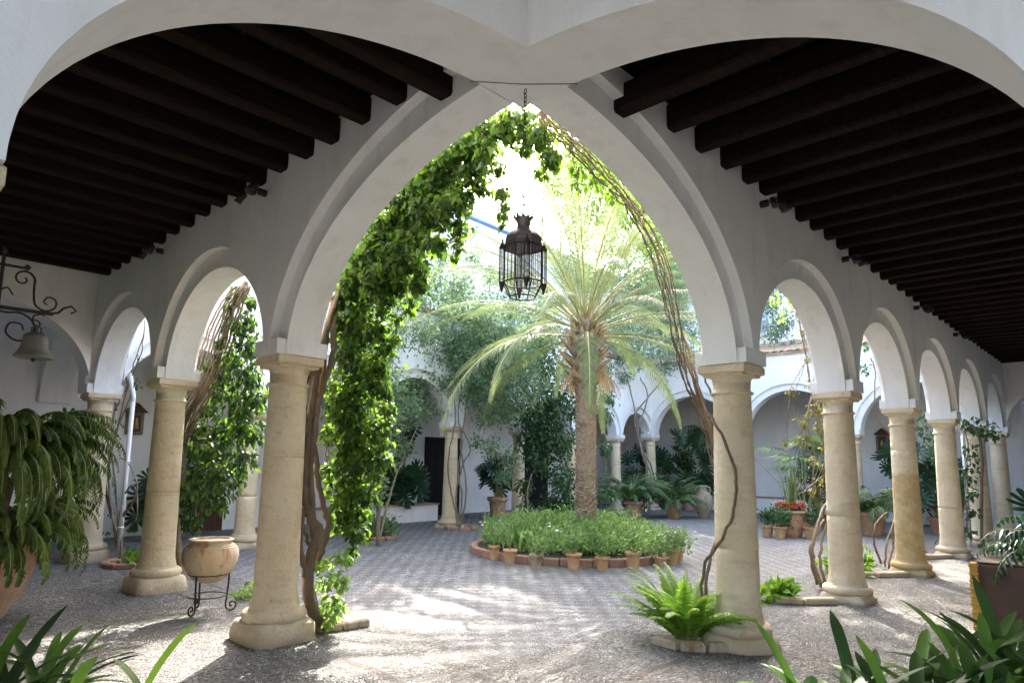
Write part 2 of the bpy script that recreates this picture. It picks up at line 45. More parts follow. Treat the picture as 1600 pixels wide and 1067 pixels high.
# ------------------------------------------------------------------ helpers
def tag(o, label=None, cat=None, group=None, kind=None):
    if label: o['label'] = label
    if cat: o['category'] = cat
    if group: o['group'] = group
    if kind: o['kind'] = kind
    return o
def thing(name, label, cat, loc=(0, 0, 0), rz=0, group=None):
    o = bpy.data.objects.new(name, None); COL.objects.link(o)
    o.location = loc; o.rotation_euler = (0, 0, rz); o.empty_display_size = .1
    return tag(o, label, cat, group)
def copy_tree(o, parent=None):
    c = o.copy(); COL.objects.link(c); c.parent = parent
    for ch in list(o.children): copy_tree(ch, c)
    return c
class MB:
    def __init__(s): s.v = []; s.f = []; s.s = []
    def add(s, vs, fs, smooth=False):
        n = len(s.v); s.v += [tuple(p) for p in vs]
        s.f += [tuple(i + n for i in f) for f in fs]; s.s += [smooth] * len(fs)
    def box(s, c, d, rz=0, taper=1, bev=0):
        x, y, z = d[0] / 2, d[1] / 2, d[2] / 2
        vs = []
        if bev:
            for zz, k in ((-z, 1), (-z + bev, 0), (z - bev, 0), (z, 1)):
                b = bev * k; b2 = bev * .0
                vs += [(-x + b, -y + b, zz), (x - b, -y + b, zz), (x - b, y - b, zz), (-x + b, y - b, zz)]
            fs = [(3, 2, 1, 0), (12, 13, 14, 15)]
            for k in range(3):
                for i in range(4):
                    j = (i + 1) % 4; fs.append((k * 4 + i, k * 4 + j, k * 4 + 4 + j, k * 4 + 4 + i))
        else:
            for zz, t in ((-z, 1), (z, taper)):
                vs += [(-x * t, -y * t, zz), (x * t, -y * t, zz), (x * t, y * t, zz), (-x * t, y * t, zz)]
            fs = [(3, 2, 1, 0), (4, 5, 6, 7)] + [(i, (i + 1) % 4, (i + 1) % 4 + 4, i + 4) for i in range(4)]
        ca, sa = math.cos(rz), math.sin(rz)
        s.add([(c[0] + a * ca - b * sa, c[1] + a * sa + b * ca, c[2] + h) for a, b, h in vs], fs)
    def lathe(s, prof, seg=24, c=(0, 0, 0), flute=0, smooth=True, jit=0, a0=0):
        vs = []; n = len(prof)
        for r, z in prof:
            for i in range(seg):
                a = 2 * PI * i / seg + a0
                rr = r * (1 + flute * math.cos(a * 12)) + (random.uniform(-jit, jit) if jit else 0)
                vs.append((c[0] + rr * math.cos(a), c[1] + rr * math.sin(a), c[2] + z))
        fs = []
        for k in range(n - 1):
            for i in range(seg):
                j = (i + 1) % seg
                fs.append((k * seg + i, k * seg + j, (k + 1) * seg + j, (k + 1) * seg + i))
        s.add(vs, fs, smooth)
        if prof[0][0] > 1e-4: s.add([vs[i] for i in range(seg)], [tuple(reversed(range(seg)))])
        if prof[-1][0] > 1e-4: s.add([vs[(n - 1) * seg + i] for i in range(seg)], [tuple(range(seg))])
    def tube(s, pts, r0, r1=None, seg=8, jit=0):
        pts = [Vector(p) for p in pts]; n = len(pts)
        if r1 is None: r1 = r0
        up = None; vs = []
        for i, p in enumerate(pts):
            d = (pts[min(i + 1, n - 1)] - pts[max(i - 1, 0)])
            if d.length < 1e-9: d = Vector((0, 0, 1))
            d.normalize()
            if up is None:
                up = d.orthogonal().normalized()
            up = (up - d * up.dot(d))
            if up.length < 1e-6: up = d.orthogonal()
            up.normalize(); w = d.cross(up)
            r = r0 + (r1 - r0) * i / max(n - 1, 1)
            for k in range(seg):
                a = 2 * PI * k / seg; rr = r * (1 + (random.uniform(-jit, jit) if jit else 0))
                vs.append(p + up * (rr * math.cos(a)) + w * (rr * math.sin(a)))
        fs = []
        for i in range(n - 1):
            for k in range(seg):
                j = (k + 1) % seg
                fs.append((i * seg + k, i * seg + j, (i + 1) * seg + j, (i + 1) * seg + k))
        fs += [tuple(reversed(range(seg))), tuple((n - 1) * seg + k for k in range(seg))]
        s.add(vs, fs, True)
    def build(s, name, mat, parent=None, loc=None, rz=0):
        me = bpy.data.meshes.new(name)
        me.from_pydata(s.v, [], s.f); me.update()
        me.polygons.foreach_set('use_smooth', s.s)
        me.materials.append(mat)
        o = bpy.data.objects.new(name, me); COL.objects.link(o)
        if parent: o.parent = parent
        if loc: o.location = loc
        if rz: o.rotation_euler[2] = rz
        return o
def smooth_path(pts, sub=5):
    """Catmull-Rom through the points"""
    P = [Vector(p) for p in pts]; P = [P[0] * 2 - P[1]] + P + [P[-1] * 2 - P[-2]]
    out = []
    for i in range(1, len(P) - 2):
        a, b, c, d = P[i - 1:i + 3]
        for k in range(sub):
            t = k / sub
            out.append(.5 * ((2 * b) + (c - a) * t + (2 * a - 5 * b + 4 * c - d) * t * t + (-a + 3 * b - 3 * c + d) * t ** 3))
    out.append(P[-2]); return out

# ------------------------------------------------------------------ materials
def nodes(name):
    m = bpy.data.materials.new(name); m.use_nodes = True
    nt = m.node_tree; nt.nodes.clear()
    out = nt.nodes.new('ShaderNodeOutputMaterial')
    return m, nt, out
def N(nt, typ, **kw):
    n = nt.nodes.new(typ)
    for k, v in kw.items():
        if k.startswith('i_'):
            key = k[2:]; key = int(key) if key.isdigit() else key.replace('_', ' ')
            n.inputs[key].default_value = v
        else: setattr(n, k, v)
    return n
def ramp(nt, src, stops):
    r = nt.nodes.new('ShaderNodeValToRGB')
    e = r.color_ramp.elements
    while len(e) < len(stops): e.new(.5)
    for i, (p, c) in enumerate(stops):
        e[i].position = p; e[i].color = (c, c, c, 1) if isinstance(c, (int, float)) else (*c, 1)
    nt.links.new(src, r.inputs[0]); return r.outputs[0]
def mix(nt, fac, a, b, mode='MIX'):
    m = nt.nodes.new('ShaderNodeMix'); m.data_type = 'RGBA'; m.blend_type = mode
    for sock, val in ((m.inputs[0], fac), (m.inputs[6], a), (m.inputs[7], b)):
        if hasattr(val, 'is_output'): nt.links.new(val, sock)
        elif isinstance(val, (int, float)): sock.default_value = val if sock is m.inputs[0] else (val, val, val, 1)
        else: sock.default_value = (*val, 1)
    return m.outputs[2]
def math_(nt, op, a, b=None, c=None):
    m = nt.nodes.new('ShaderNodeMath'); m.operation = op
    for i, val in enumerate((a, b, c)):
        if val is None: continue
        if hasattr(val, 'is_output'): nt.links.new(val, m.inputs[i])
        else: m.inputs[i].default_value = val
    return m.outputs[0]
def bump(nt, h, strength, dist=.01):
    b = N(nt, 'ShaderNodeBump'); b.inputs['Strength'].default_value = strength; b.inputs['Distance'].default_value = dist
    nt.links.new(h, b.inputs['Height']); return b.outputs[0]
def mat_simple(name, c1, c2, scale=6, rough=.8, bmp=.2, bscale=60, metal=0, detail=6, dist=.005, spot=None, stretch=None, world=False, spec=.4):
    m, nt, out = nodes(name)
    tc = N(nt, 'ShaderNodeTexCoord'); src = tc.outputs['Object']
    if world:
        g = N(nt, 'ShaderNodeNewGeometry'); src = g.outputs['Position']
    if stretch:
        mp = N(nt, 'ShaderNodeMapping'); mp.inputs['Scale'].default_value = stretch
        nt.links.new(src, mp.inputs[0]); src = mp.outputs[0]
    n1 = N(nt, 'ShaderNodeTexNoise', i_Scale=scale, i_Detail=detail, i_Roughness=.65); nt.links.new(src, n1.inputs[0])
    n2 = N(nt, 'ShaderNodeTexNoise', i_Scale=bscale, i_Detail=4.0); nt.links.new(src, n2.inputs[0])
    col = mix(nt, ramp(nt, n1.outputs[0], [(.3, 0), (.7, 1)]), c1, c2)
    if spot:
        n3 = N(nt, 'ShaderNodeTexNoise', i_Scale=spot[1], i_Detail=8.0, i_Roughness=.7); nt.links.new(src, n3.inputs[0])
        col = mix(nt, ramp(nt, n3.outputs[0], [(spot[2], 0), (spot[2] + .12, 1)]), col, spot[0])
    p = N(nt, 'ShaderNodeBsdfPrincipled', i_Roughness=rough, i_Metallic=metal); p.inputs['Specular IOR Level'].default_value = spec
    nt.links.new(col, p.inputs['Base Color'])
    hh = math_(nt, 'ADD', n2.outputs[0], math_(nt, 'MULTIPLY', n1.outputs[0], 1.5))
    nt.links.new(bump(nt, hh, bmp, dist), p.inputs['Normal'])
    nt.links.new(p.outputs[0], out.inputs[0]); return m
def mat_leaf(name, dark, light, trans=.35, rough=.45, tr_col=None, spec=.4):
    m, nt, out = nodes(name)
    a = N(nt, 'ShaderNodeAttribute', attribute_name='tint')
    g = N(nt, 'ShaderNodeNewGeometry')
    nn = N(nt, 'ShaderNodeTexNoise', i_Scale=2.2, i_Detail=2.0); nt.links.new(g.outputs['Position'], nn.inputs[0])
    f = math_(nt, 'ADD', math_(nt, 'MULTIPLY', a.outputs['Fac'], .75), math_(nt, 'MULTIPLY', math_(nt, 'SUBTRACT', nn.outputs[0], .3), .6))
    col = mix(nt, f, dark, light)
    p = N(nt, 'ShaderNodeBsdfPrincipled', i_Roughness=rough)
    p.inputs['Specular IOR Level'].default_value = spec
    nt.links.new(col, p.inputs['Base Color'])
    t = N(nt, 'ShaderNodeBsdfTranslucent')
    tc = mix(nt, f, tuple(c * 1.6 for c in (tr_col or dark)), tuple(min(c * 1.9, .95) for c in (tr_col or light)))
    nt.links.new(tc, t.inputs[0])
    ms = N(nt, 'ShaderNodeMixShader'); ms.inputs[0].default_value = trans
    nt.links.new(p.outputs[0], ms.inputs[1]); nt.links.new(t.outputs[0], ms.inputs[2])
    nt.links.new(ms.outputs[0], out.inputs[0]); return m

def mat_plaster(name, base, warm):
    m, nt, out = nodes(name)
    g = N(nt, 'ShaderNodeNewGeometry'); src = g.outputs['Position']
    n1 = N(nt, 'ShaderNodeTexNoise', i_Scale=1.1, i_Detail=5.0, i_Roughness=.6); nt.links.new(src, n1.inputs[0])
    n2 = N(nt, 'ShaderNodeTexNoise', i_Scale=26.0, i_Detail=5.0, i_Roughness=.7); nt.links.new(src, n2.inputs[0])
    n4 = N(nt, 'ShaderNodeTexNoise', i_Scale=4.5, i_Detail=3.0); nt.links.new(src, n4.inputs[0])
    mp = N(nt, 'ShaderNodeMapping'); mp.inputs['Scale'].default_value = (5, 5, .7); nt.links.new(src, mp.inputs[0])
    n3 = N(nt, 'ShaderNodeTexNoise', i_Scale=1.0, i_Detail=7.0, i_Roughness=.7); nt.links.new(mp.outputs[0], n3.inputs[0])
    col = mix(nt, ramp(nt, n1.outputs[0], [(.35, 0), (.68, 1)]), base, warm)
    col = mix(nt, ramp(nt, n3.outputs[0], [(.5, 0), (.78, .55)]), col, (warm[0] * .74, warm[1] * .73, warm[2] * .71))
    p = N(nt, 'ShaderNodeBsdfPrincipled', i_Roughness=.92); p.inputs['Specular IOR Level'].default_value = .15
    nt.links.new(col, p.inputs['Base Color'])
    hh = math_(nt, 'ADD', n2.outputs[0], math_(nt, 'MULTIPLY', n4.outputs[0], 2.5))
    nt.links.new(bump(nt, hh, .5, .009), p.inputs['Normal'])
    nt.links.new(p.outputs[0], out.inputs[0]); return m

def mat_stone(name, ochre=0):
    m, nt, out = nodes(name)
    g = N(nt, 'ShaderNodeNewGeometry'); src = g.outputs['Position']
    n1 = N(nt, 'ShaderNodeTexNoise', i_Scale=2.2, i_Detail=8.0, i_Roughness=.65); nt.links.new(src, n1.inputs[0])
    n2 = N(nt, 'ShaderNodeTexNoise', i_Scale=9.0, i_Detail=8.0, i_Roughness=.7); nt.links.new(src, n2.inputs[0])
    n3 = N(nt, 'ShaderNodeTexNoise', i_Scale=90.0, i_Detail=3.0); nt.links.new(src, n3.inputs[0])
    v = N(nt, 'ShaderNodeTexVoronoi', i_Scale=26.0); nt.links.new(src, v.inputs[0])
    mp = N(nt, 'ShaderNodeMapping'); mp.inputs['Scale'].default_value = (1, 1, 4); nt.links.new(src, mp.inputs[0])
    n4 = N(nt, 'ShaderNodeTexNoise', i_Scale=3.0, i_Detail=5.0, i_Roughness=.6); nt.links.new(mp.outputs[0], n4.inputs[0])
    col = mix(nt, ramp(nt, n1.outputs[0], [(.3, 0), (.7, 1)]), (.64, .51, .33), (.77, .67, .49))
    col = mix(nt, ramp(nt, n4.outputs[0], [(.52, 0), (.75, .5)]), col, (.50, .36, .19))
    col = mix(nt, ramp(nt, n2.outputs[0], [(.58, 0), (.74, .7)]), col, (.44, .30, .14))
    col = mix(nt, ramp(nt, n2.outputs[0], [(.27, .8), (.37, 0)]), col, (.30, .25, .18))
    sx = N(nt, 'ShaderNodeSeparateXYZ'); nt.links.new(src, sx.inputs[0])
    low = ramp(nt, math_(nt, 'ADD', sx.outputs[2], math_(nt, 'MULTIPLY', n1.outputs[0], .5)), [(.22, .65), (.58, 0)])
    col = mix(nt, low, col, (.38, .32, .24))
    if ochre:
        st_ = ramp(nt, math_(nt, 'ADD', sx.outputs[2], math_(nt, 'MULTIPLY', n2.outputs[0], .5)), [(.0, .35), (.35, .9), (.55, .9)])
        cut = ramp(nt, math_(nt, 'SUBTRACT', math_(nt, 'ADD', sx.outputs[2], math_(nt, 'MULTIPLY', n2.outputs[0], .35)), 1.2), [(.48, 1), (.53, 0)])
        col = mix(nt, math_(nt, 'MULTIPLY', math_(nt, 'MULTIPLY', st_, cut), ramp(nt, n2.outputs[0], [(.35, .35), (.6, 1)])), col, (.50, .34, .13))
    pit = ramp(nt, v.outputs[0], [(.0, 0), (.16, 1)])
    sel = ramp(nt, n2.outputs[0], [(.48, 1), (.58, 0)])
    pit2 = math_(nt, 'MAXIMUM', pit, sel)
    col = mix(nt, pit2, (.16, .12, .08), col)
    p = N(nt, 'ShaderNodeBsdfPrincipled', i_Roughness=.85); p.inputs['Specular IOR Level'].default_value = .2
    nt.links.new(col, p.inputs['Base Color'])
    hh = math_(nt, 'ADD', math_(nt, 'ADD', math_(nt, 'MULTIPLY', n2.outputs[0], 2.), math_(nt, 'MULTIPLY', n3.outputs[0], .35)), pit2)
    nt.links.new(bump(nt, hh, .9, .014), p.inputs['Normal'])
    nt.links.new(p.outputs[0], out.inputs[0]); return m

def mat_floor():
    m, nt, out = nodes('pebble_mosaic')
    tc = N(nt, 'ShaderNodeNewGeometry'); src = tc.outputs['Position']
    sep = N(nt, 'ShaderNodeSeparateXYZ'); nt.links.new(src, sep.inputs[0]); X, Y = sep.outputs[0], sep.outputs[1]
    # warp
    wn = N(nt, 'ShaderNodeTexNoise', i_Scale=1.3, i_Detail=2.0); nt.links.new(src, wn.inputs[0])
    wv = N(nt, 'ShaderNodeVectorMath', operation='MULTIPLY_ADD'); nt.links.new(wn.outputs['Color'], wv.inputs[0])
    wv.inputs[1].default_value = (.5, .5, 0); nt.links.new(src, wv.inputs[2])
    mp = N(nt, 'ShaderNodeMapping'); mp.inputs['Rotation'].default_value = (0, 0, R(38)); mp.inputs['Scale'].default_value = (30, 58, 1)
    nt.links.new(wv.outputs[0], mp.inputs[0])
    ve = N(nt, 'ShaderNodeTexVoronoi', feature='DISTANCE_TO_EDGE', i_Scale=1.0); nt.links.new(mp.outputs[0], ve.inputs[0])
    vc = N(nt, 'ShaderNodeTexVoronoi', i_Scale=1.0); nt.links.new(mp.outputs[0], vc.inputs[0])
    sc = N(nt, 'ShaderNodeSeparateColor'); nt.links.new(vc.outputs['Color'], sc.inputs[0]); rnd = sc.outputs[0]
    # checker of patio
    wn2 = N(nt, 'ShaderNodeTexNoise', i_Scale=5.0, i_Detail=3.0); nt.links.new(src, wn2.inputs[0])
    def cell(c):
        return math_(nt, 'FLOOR', math_(nt, 'DIVIDE', math_(nt, 'ADD', c, math_(nt, 'MULTIPLY', wn2.outputs[0], .05)), .14))
    chk = math_(nt, 'MODULO', math_(nt, 'ADD', math_(nt, 'ADD', cell(X), cell(Y)), 200.), 2.)
    inside = math_(nt, 'MULTIPLY', math_(nt, 'GREATER_THAN', X, 1.1), math_(nt, 'GREATER_THAN', Y, 1.1))
    chk = math_(nt, 'MULTIPLY', chk, inside)
    stone = ramp(nt, rnd, [(0, (.10, .10, .10)), (.25, (.21, .208, .205)), (.6, (.31, .305, .30)), (1, (.46, .45, .43))])
    dark = ramp(nt, rnd, [(0, (.25, .25, .26)), (.5, (.32, .32, .33)), (1, (.41, .41, .42))])
    light = ramp(nt, rnd, [(0, (.38, .378, .375)), (.5, (.48, .475, .47)), (1, (.58, .57, .56))])
    tile = mix(nt, chk, light, dark)
    col = mix(nt, inside, stone, tile)
    # dark / reddish border lines along the arcades
    def band(c, at_, w):
        d = math_(nt, 'ABSOLUTE', math_(nt, 'SUBTRACT', math_(nt, 'ADD', c, math_(nt, 'MULTIPLY', math_(nt, 'SUBTRACT', wn.outputs[0], .5), .25)), at_))
        return math_(nt, 'LESS_THAN', d, w)
    bnd = math_(nt, 'MAXIMUM', math_(nt, 'MAXIMUM', band(X, .12, .035), band(Y, .12, .035)), math_(nt, 'MAXIMUM', band(X, .62, .03), band(Y, .62, .03)))
    rn = N(nt, 'ShaderNodeTexNoise', i_Scale=.9, i_Detail=1.0); nt.links.new(src, rn.inputs[0])
    bnd = math_(nt, 'MULTIPLY', bnd, ramp(nt, rn.outputs[0], [(.42, .15), (.55, .75)]))
    bc = mix(nt, ramp(nt, rn.outputs[0], [(.5, 0), (.6, 1)]), (.09, .085, .085), (.17, .10, .085))
    col = mix(nt, bnd, col, bc)
    dn = N(nt, 'ShaderNodeTexNoise', i_Scale=.8, i_Detail=6.0, i_Roughness=.6); nt.links.new(src, dn.inputs[0])
    col = mix(nt, ramp(nt, dn.outputs[0], [(.5, 0), (.8, .3)]), col, (.30, .28, .26))
    gap = ramp(nt, ve.outputs[0], [(.02, 0), (.13, 1)])
    col = mix(nt, gap, (.15, .145, .135), col)
    p = N(nt, 'ShaderNodeBsdfPrincipled', i_Roughness=.7); p.inputs['Specular IOR Level'].default_value = .3
    nt.links.new(col, p.inputs['Base Color'])
    hh = math_(nt, 'ADD', ramp(nt, ve.outputs[0], [(.0, 0), (.35, 1)]), math_(nt, 'MULTIPLY', rnd, .35))
    nt.links.new(bump(nt, hh, 1.0, .022), p.inputs['Normal'])
    nt.links.new(p.outputs[0], out.inputs[0]); return m

M = {}
M['plaster'] = mat_plaster('white_plaster', (.85, .845, .83), (.79, .78, .76))
M['stone'] = mat_stone('sandstone')
M['stone_ochre'] = mat_stone('ochre_stained_sandstone', 1)
M['stone_dark'] = mat_simple('mossy_stone', (.20, .17, .13), (.12, .11, .09), 7, .9, .5, 60, spot=((.30, .25, .18), 5, .5), world=True)
M['floor'] = mat_floor()
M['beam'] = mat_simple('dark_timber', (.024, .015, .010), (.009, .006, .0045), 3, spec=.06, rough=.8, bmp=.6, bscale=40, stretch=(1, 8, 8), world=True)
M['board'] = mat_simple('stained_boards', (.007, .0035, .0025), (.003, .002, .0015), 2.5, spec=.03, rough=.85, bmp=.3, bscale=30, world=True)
M['terracotta'] = mat_simple('terracotta', (.44, .24, .15), (.55, .36, .25), 5, .85, .25, 70, spot=((.62, .54, .44), 4, .56))
M['clay'] = mat_simple('pale_clay', (.36, .29, .21), (.48, .40, .30), 4, .85, .35, 60, spot=((.27, .16, .08), 9, .52), stretch=(1, 1, .3))
M['clay_pot'] = mat_simple('flower_pot_clay', (.50, .29, .15), (.58, .38, .22), 9, .85, .2, 60, spot=((.55, .47, .36), 9, .57))
M['brick'] = mat_simple('weathered_brick', (.34, .17, .11), (.42, .26, .19), 8, .9, .4, 50, world=True, spot=((.34, .30, .25), 6, .55))
M['iron'] = mat_simple('wrought_iron', (.030, .026, .024), (.060, .040, .032), 20, .6, .3, 90, metal=.4)
M['bronze'] = mat_simple('old_bronze', (.16, .17, .14), (.24, .23, .19), 12, .6, .3, 60, metal=.35)
M['tin'] = mat_simple('aged_tin', (.13, .105, .095), (.24, .18, .165), 14, .5, .2, 80, metal=.6)
M['wood'] = mat_simple('brown_door_wood', (.085, .035, .020), (.05, .022, .014), 3, .6, .3, 30, stretch=(8, 8, 1), world=True)
M['bark'] = mat_simple('vine_bark', (.25, .185, .13), (.13, .092, .062), 6, .9, .8, 50, stretch=(6, 6, 1.2), world=True, dist=.01)
M['twig'] = mat_simple('pale_twig', (.27, .22, .16), (.17, .13, .09), 8, .9, .5, 60, world=True)
M['soil'] = mat_simple('soil', (.05, .038, .028), (.09, .07, .05), 12, .95, .8, 40, world=True, dist=.02)
M['white_paint'] = mat_simple('white_paint', (.78, .78, .78), (.68, .68, .66), 4, .5, .1, 40)
M['blue'] = mat_simple('blue_paint', (.10, .22, .50), (.15, .28, .55), 4, .5, .1, 40)
M['tile'] = mat_simple('roof_tile', (.36, .21, .13), (.50, .34, .22), 5, .9, .3, 40, world=True, spot=((.24, .20, .15), 3, .5))
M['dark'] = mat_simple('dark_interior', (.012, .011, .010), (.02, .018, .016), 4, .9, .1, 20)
M['gold'] = mat_simple('gilded_edge', (.62, .38, .07), (.42, .23, .04), 22, .5, .8, 60, metal=.3, world=True, dist=.01)
M['brown_panel'] = mat_simple('brown_panel', (.085, .05, .035), (.11, .07, .05), 5, .7, .2, 30)
M['black'] = mat_simple('black_metal', (.016, .015, .015), (.03, .027, .026), 9, .45, .1, 60)
M['ceramic'] = mat_simple('painted_ceramic', (.10, .075, .045), (.30, .25, .16), 16, .5, .3, 40)
# palm trunk
def mat_palm():
    m, nt, out = nodes('palm_bark')
    tc = N(nt, 'ShaderNodeTexCoord')
    n2 = N(nt, 'ShaderNodeTexNoise', i_Scale=14.0, i_Detail=6.0, i_Roughness=.7); nt.links.new(tc.outputs['Object'], n2.inputs[0])
    n1 = N(nt, 'ShaderNodeTexNoise', i_Scale=3.0, i_Detail=3.0); nt.links.new(tc.outputs['Object'], n1.inputs[0])
    col = mix(nt, ramp(nt, n2.outputs[0], [(.35, 0), (.65, 1)]), (.17, .105, .065), (.40, .32, .23))
    col = mix(nt, ramp(nt, n1.outputs[0], [(.4, 0), (.7, .5)]), col, (.42, .37, .30))
    p = N(nt, 'ShaderNodeBsdfPrincipled', i_Roughness=.9); nt.links.new(col, p.inputs['Base Color'])
    nt.links.new(bump(nt, n2.outputs[0], .7, .012), p.inputs['Normal'])
    nt.links.new(p.outputs[0], out.inputs[0]); return m
M['palm_bark'] = mat_palm()
M['l_vine'] = mat_leaf('vine_leaf', (.014, .040, .010), (.080, .165, .022), .38, .42, tr_col=(.13, .25, .02))
M['l_vine_light'] = mat_leaf('young_vine_leaf', (.06, .13, .015), (.20, .30, .04), .5, .45)
M['l_vine_dark'] = mat_leaf('dark_vine_leaf', (.010, .032, .009), (.05, .11, .02), .25, .42)  # deeper green, less translucent vine leaf colour
M['l_strap2'] = mat_leaf('young_strap_leaf', (.05, .12, .02), (.10, .21, .03), .25, .42)
M['l_grey'] = mat_leaf('climber_leaf', (.07, .13, .05), (.22, .32, .13), .42, .5)
M['l_ivy'] = mat_leaf('ivy_leaf', (.018, .055, .02), (.07, .16, .045), .25, .45)
M['l_blue'] = mat_leaf('grey_green_leaf', (.08, .14, .09), (.24, .33, .20), .42, .55)
M['l_light'] = mat_leaf('pale_leaf', (.13, .24, .05), (.30, .42, .10), .5, .5)
M['l_yellow'] = mat_leaf('yellowing_leaf', (.13, .15, .035), (.30, .27, .09), .3, .5)
M['l_bed'] = mat_leaf('bedding_leaf', (.08, .16, .04), (.27, .40, .13), .4, .5)
M['l_fern'] = mat_leaf('fern_leaf', (.06, .15, .02), (.25, .42, .04), .4, .45)
M['l_darkfern'] = mat_leaf('dark_fern_leaf', (.03, .07, .014), (.13, .20, .035), .34, .5, spec=.3)
M['l_strap'] = mat_leaf('strap_leaf', (.016, .046, .016), (.055, .12, .025), .2, .5, spec=.3)
M['l_monstera'] = mat_leaf('monstera_leaf', (.012, .045, .018), (.035, .10, .03), .15, .3, spec=.6)
M['l_palm'] = mat_leaf('palm_leaf', (.085, .13, .05), (.22, .27, .12), .34, .55)
M['l_dry'] = mat_leaf('dry_palm_leaf', (.30, .20, .09), (.48, .35, .17), .3, .7)
M['l_fan'] = mat_leaf('fan_leaf', (.05, .13, .025), (.14, .27, .05), .3, .4)
M['l_snake'] = mat_leaf('sword_leaf', (.08, .13, .05), (.24, .29, .13), .2, .4)
def flower(name, c):
    return mat_simple(name, c, tuple(min(1, k * 1.2) for k in c), 20, .6, .05, 40)
M['f_pink'] = flower('pink_petals', (.62, .38, .60)); M['f_white'] = flower('white_petals', (.80, .78, .80))
M['f_red'] = flower('red_petals', (.62, .03, .02)); M['f_orange'] = flower('orange_petals', (.80, .24, .07))

# ------------------------------------------------------------------ foliage
def unit(a): return a / np.maximum(np.linalg.norm(a, axis=1, keepdims=True), 1e-9)
def npmesh(name, Vt, F, tint, mat, parent=None, smooth=False):
    me = bpy.data.meshes.new(name)
    me.vertices.add(len(Vt)); me.vertices.foreach_set('co', np.ascontiguousarray(Vt, dtype=np.float32).ravel())
    k = F.shape[1]
    me.loops.add(F.size); me.loops.foreach_set('vertex_index', F.ravel().astype(np.int32))
    me.polygons.add(len(F)); me.polygons.foreach_set('loop_start', np.arange(0, F.size, k, dtype=np.int32))
    try: me.polygons.foreach_set('loop_total', np.full(len(F), k, dtype=np.int32))
    except Exception: pass
    if smooth: me.polygons.foreach_set('use_smooth', np.ones(len(F), dtype=bool))
    at = me.attributes.new('tint', 'FLOAT', 'POINT'); at.data.foreach_set('value', tint.astype(np.float32))
    me.update(calc_edges=True); me.validate()
    me.materials.append(mat)
    o = bpy.data.objects.new(name, me); COL.objects.link(o)
    if parent: o.parent = parent
    return o
SHAPES = {
 'oval': ([(0, 0, 0), (.28, .5, 1), (.62, .42, 1), (1, 0, 0), (.62, -.42, 1), (.28, -.5, 1)], [(0, 1, 2, 3), (0, 3, 4, 5)]),
 'heart': ([(0, 0, 0), (.10, .5, 1), (.5, .46, 1), (1, 0, 0), (.5, -.46, 1), (.10, -.5, 1)], [(0, 1, 2, 3), (0, 3, 4, 5)]),
 'lance': ([(0, 0, 0), (.35, .5, 1), (.6, .4, 1), (1, 0, 0), (.6, -.4, 1), (.35, -.5, 1)], [(0, 1, 2, 3), (0, 3, 4, 5)]),
}
def leaf_arrays(P, T, Nn, L, W, shape='oval', fold=.18, curl=.15):
    n = len(P); T = unit(T); S = unit(np.cross(T, Nn)); N2 = np.cross(S, T)
    sh, fc = SHAPES[shape]; k = len(sh)
    Vt = np.zeros((n, k, 3)); L = L[:, None]; W = W[:, None]
    for i, (t, w, e) in enumerate(sh):
        Vt[:, i] = P + T * (L * t) + S * (W * w) + N2 * (W * fold * e - L * curl * t * t)
    F = (np.arange(n)[:, None, None] * k + np.array(fc)[None]).reshape(-1, 4)
    return Vt.reshape(-1, 3), F
def cloud(bl, dens, L, down=.6, jit=.35, shell=.5, flat=1.0, sizejit=.35, aspect=.6):
    """leaf positions / directions / normals through a list of blobs (x,y,z,r)"""
    P = []; O = []
    for (x, y, z, r) in bl:
        n = max(3, int(dens * r * r))
        d = unit(rng.normal(size=(n, 3))); rad = r * rng.random(n) ** (1 / 3) * (1 + .25 * rng.normal(size=n))
        lump = 1 + .25 * np.sin(d[:, 0] * 5 + x * 9) * np.cos(d[:, 2] * 4 + z * 7)
        q = d * (rad * lump)[:, None]; q[:, 2] *= flat
        P.append(np.array([x, y, z]) + q); O.append(d)
    P = np.concatenate(P); O = np.concatenate(O); n = len(P)
    T = O * .55 + np.array([0, 0, -down]) + rng.normal(size=(n, 3)) * jit
    Nn = O + np.array([0, 0, .6]) + rng.normal(size=(n, 3)) * .5
    Ls = L * (1 + sizejit * rng.uniform(-1, 1, n))
    return P, T, Nn, Ls, Ls * aspect * rng.uniform(.85, 1.15, n)
def foliage(name, bl, dens, L, mat, parent, shape='oval', aspect=.6, **kw):
    P, T, Nn, Ls, Ws = cloud(bl, dens, L, aspect=aspect, **kw)
    Vt, F = leaf_arrays(P, T, Nn, Ls, Ws, shape)
    tint = np.repeat(rng.random(len(P)) ** 1.3, len(SHAPES[shape][0]))
    return npmesh(name, Vt, F, tint, mat, parent)
def stems(name, lst, mat, parent, jit=.12, sub=5, seg=7, wob=.01, scale=1):
    mb = MB()
    for pts, r0, r1 in lst:
        pp = smooth_path(pts, sub)
        pp = [p + Vector(tuple(rng.normal(size=3) * wob)) for p in pp]
        mb.tube(pp, r0 * scale, r1 * scale, seg, jit)
    return mb.build(name, mat, parent)
def local(bl, o): return [(b[0] - o[0], b[1] - o[1], b[2] - o[2], b[3]) for b in bl]
def locs(st, o): return [([(p[0] - o[0], p[1] - o[1], p[2] - o[2]) for p in pts], a, b) for pts, a, b in st]

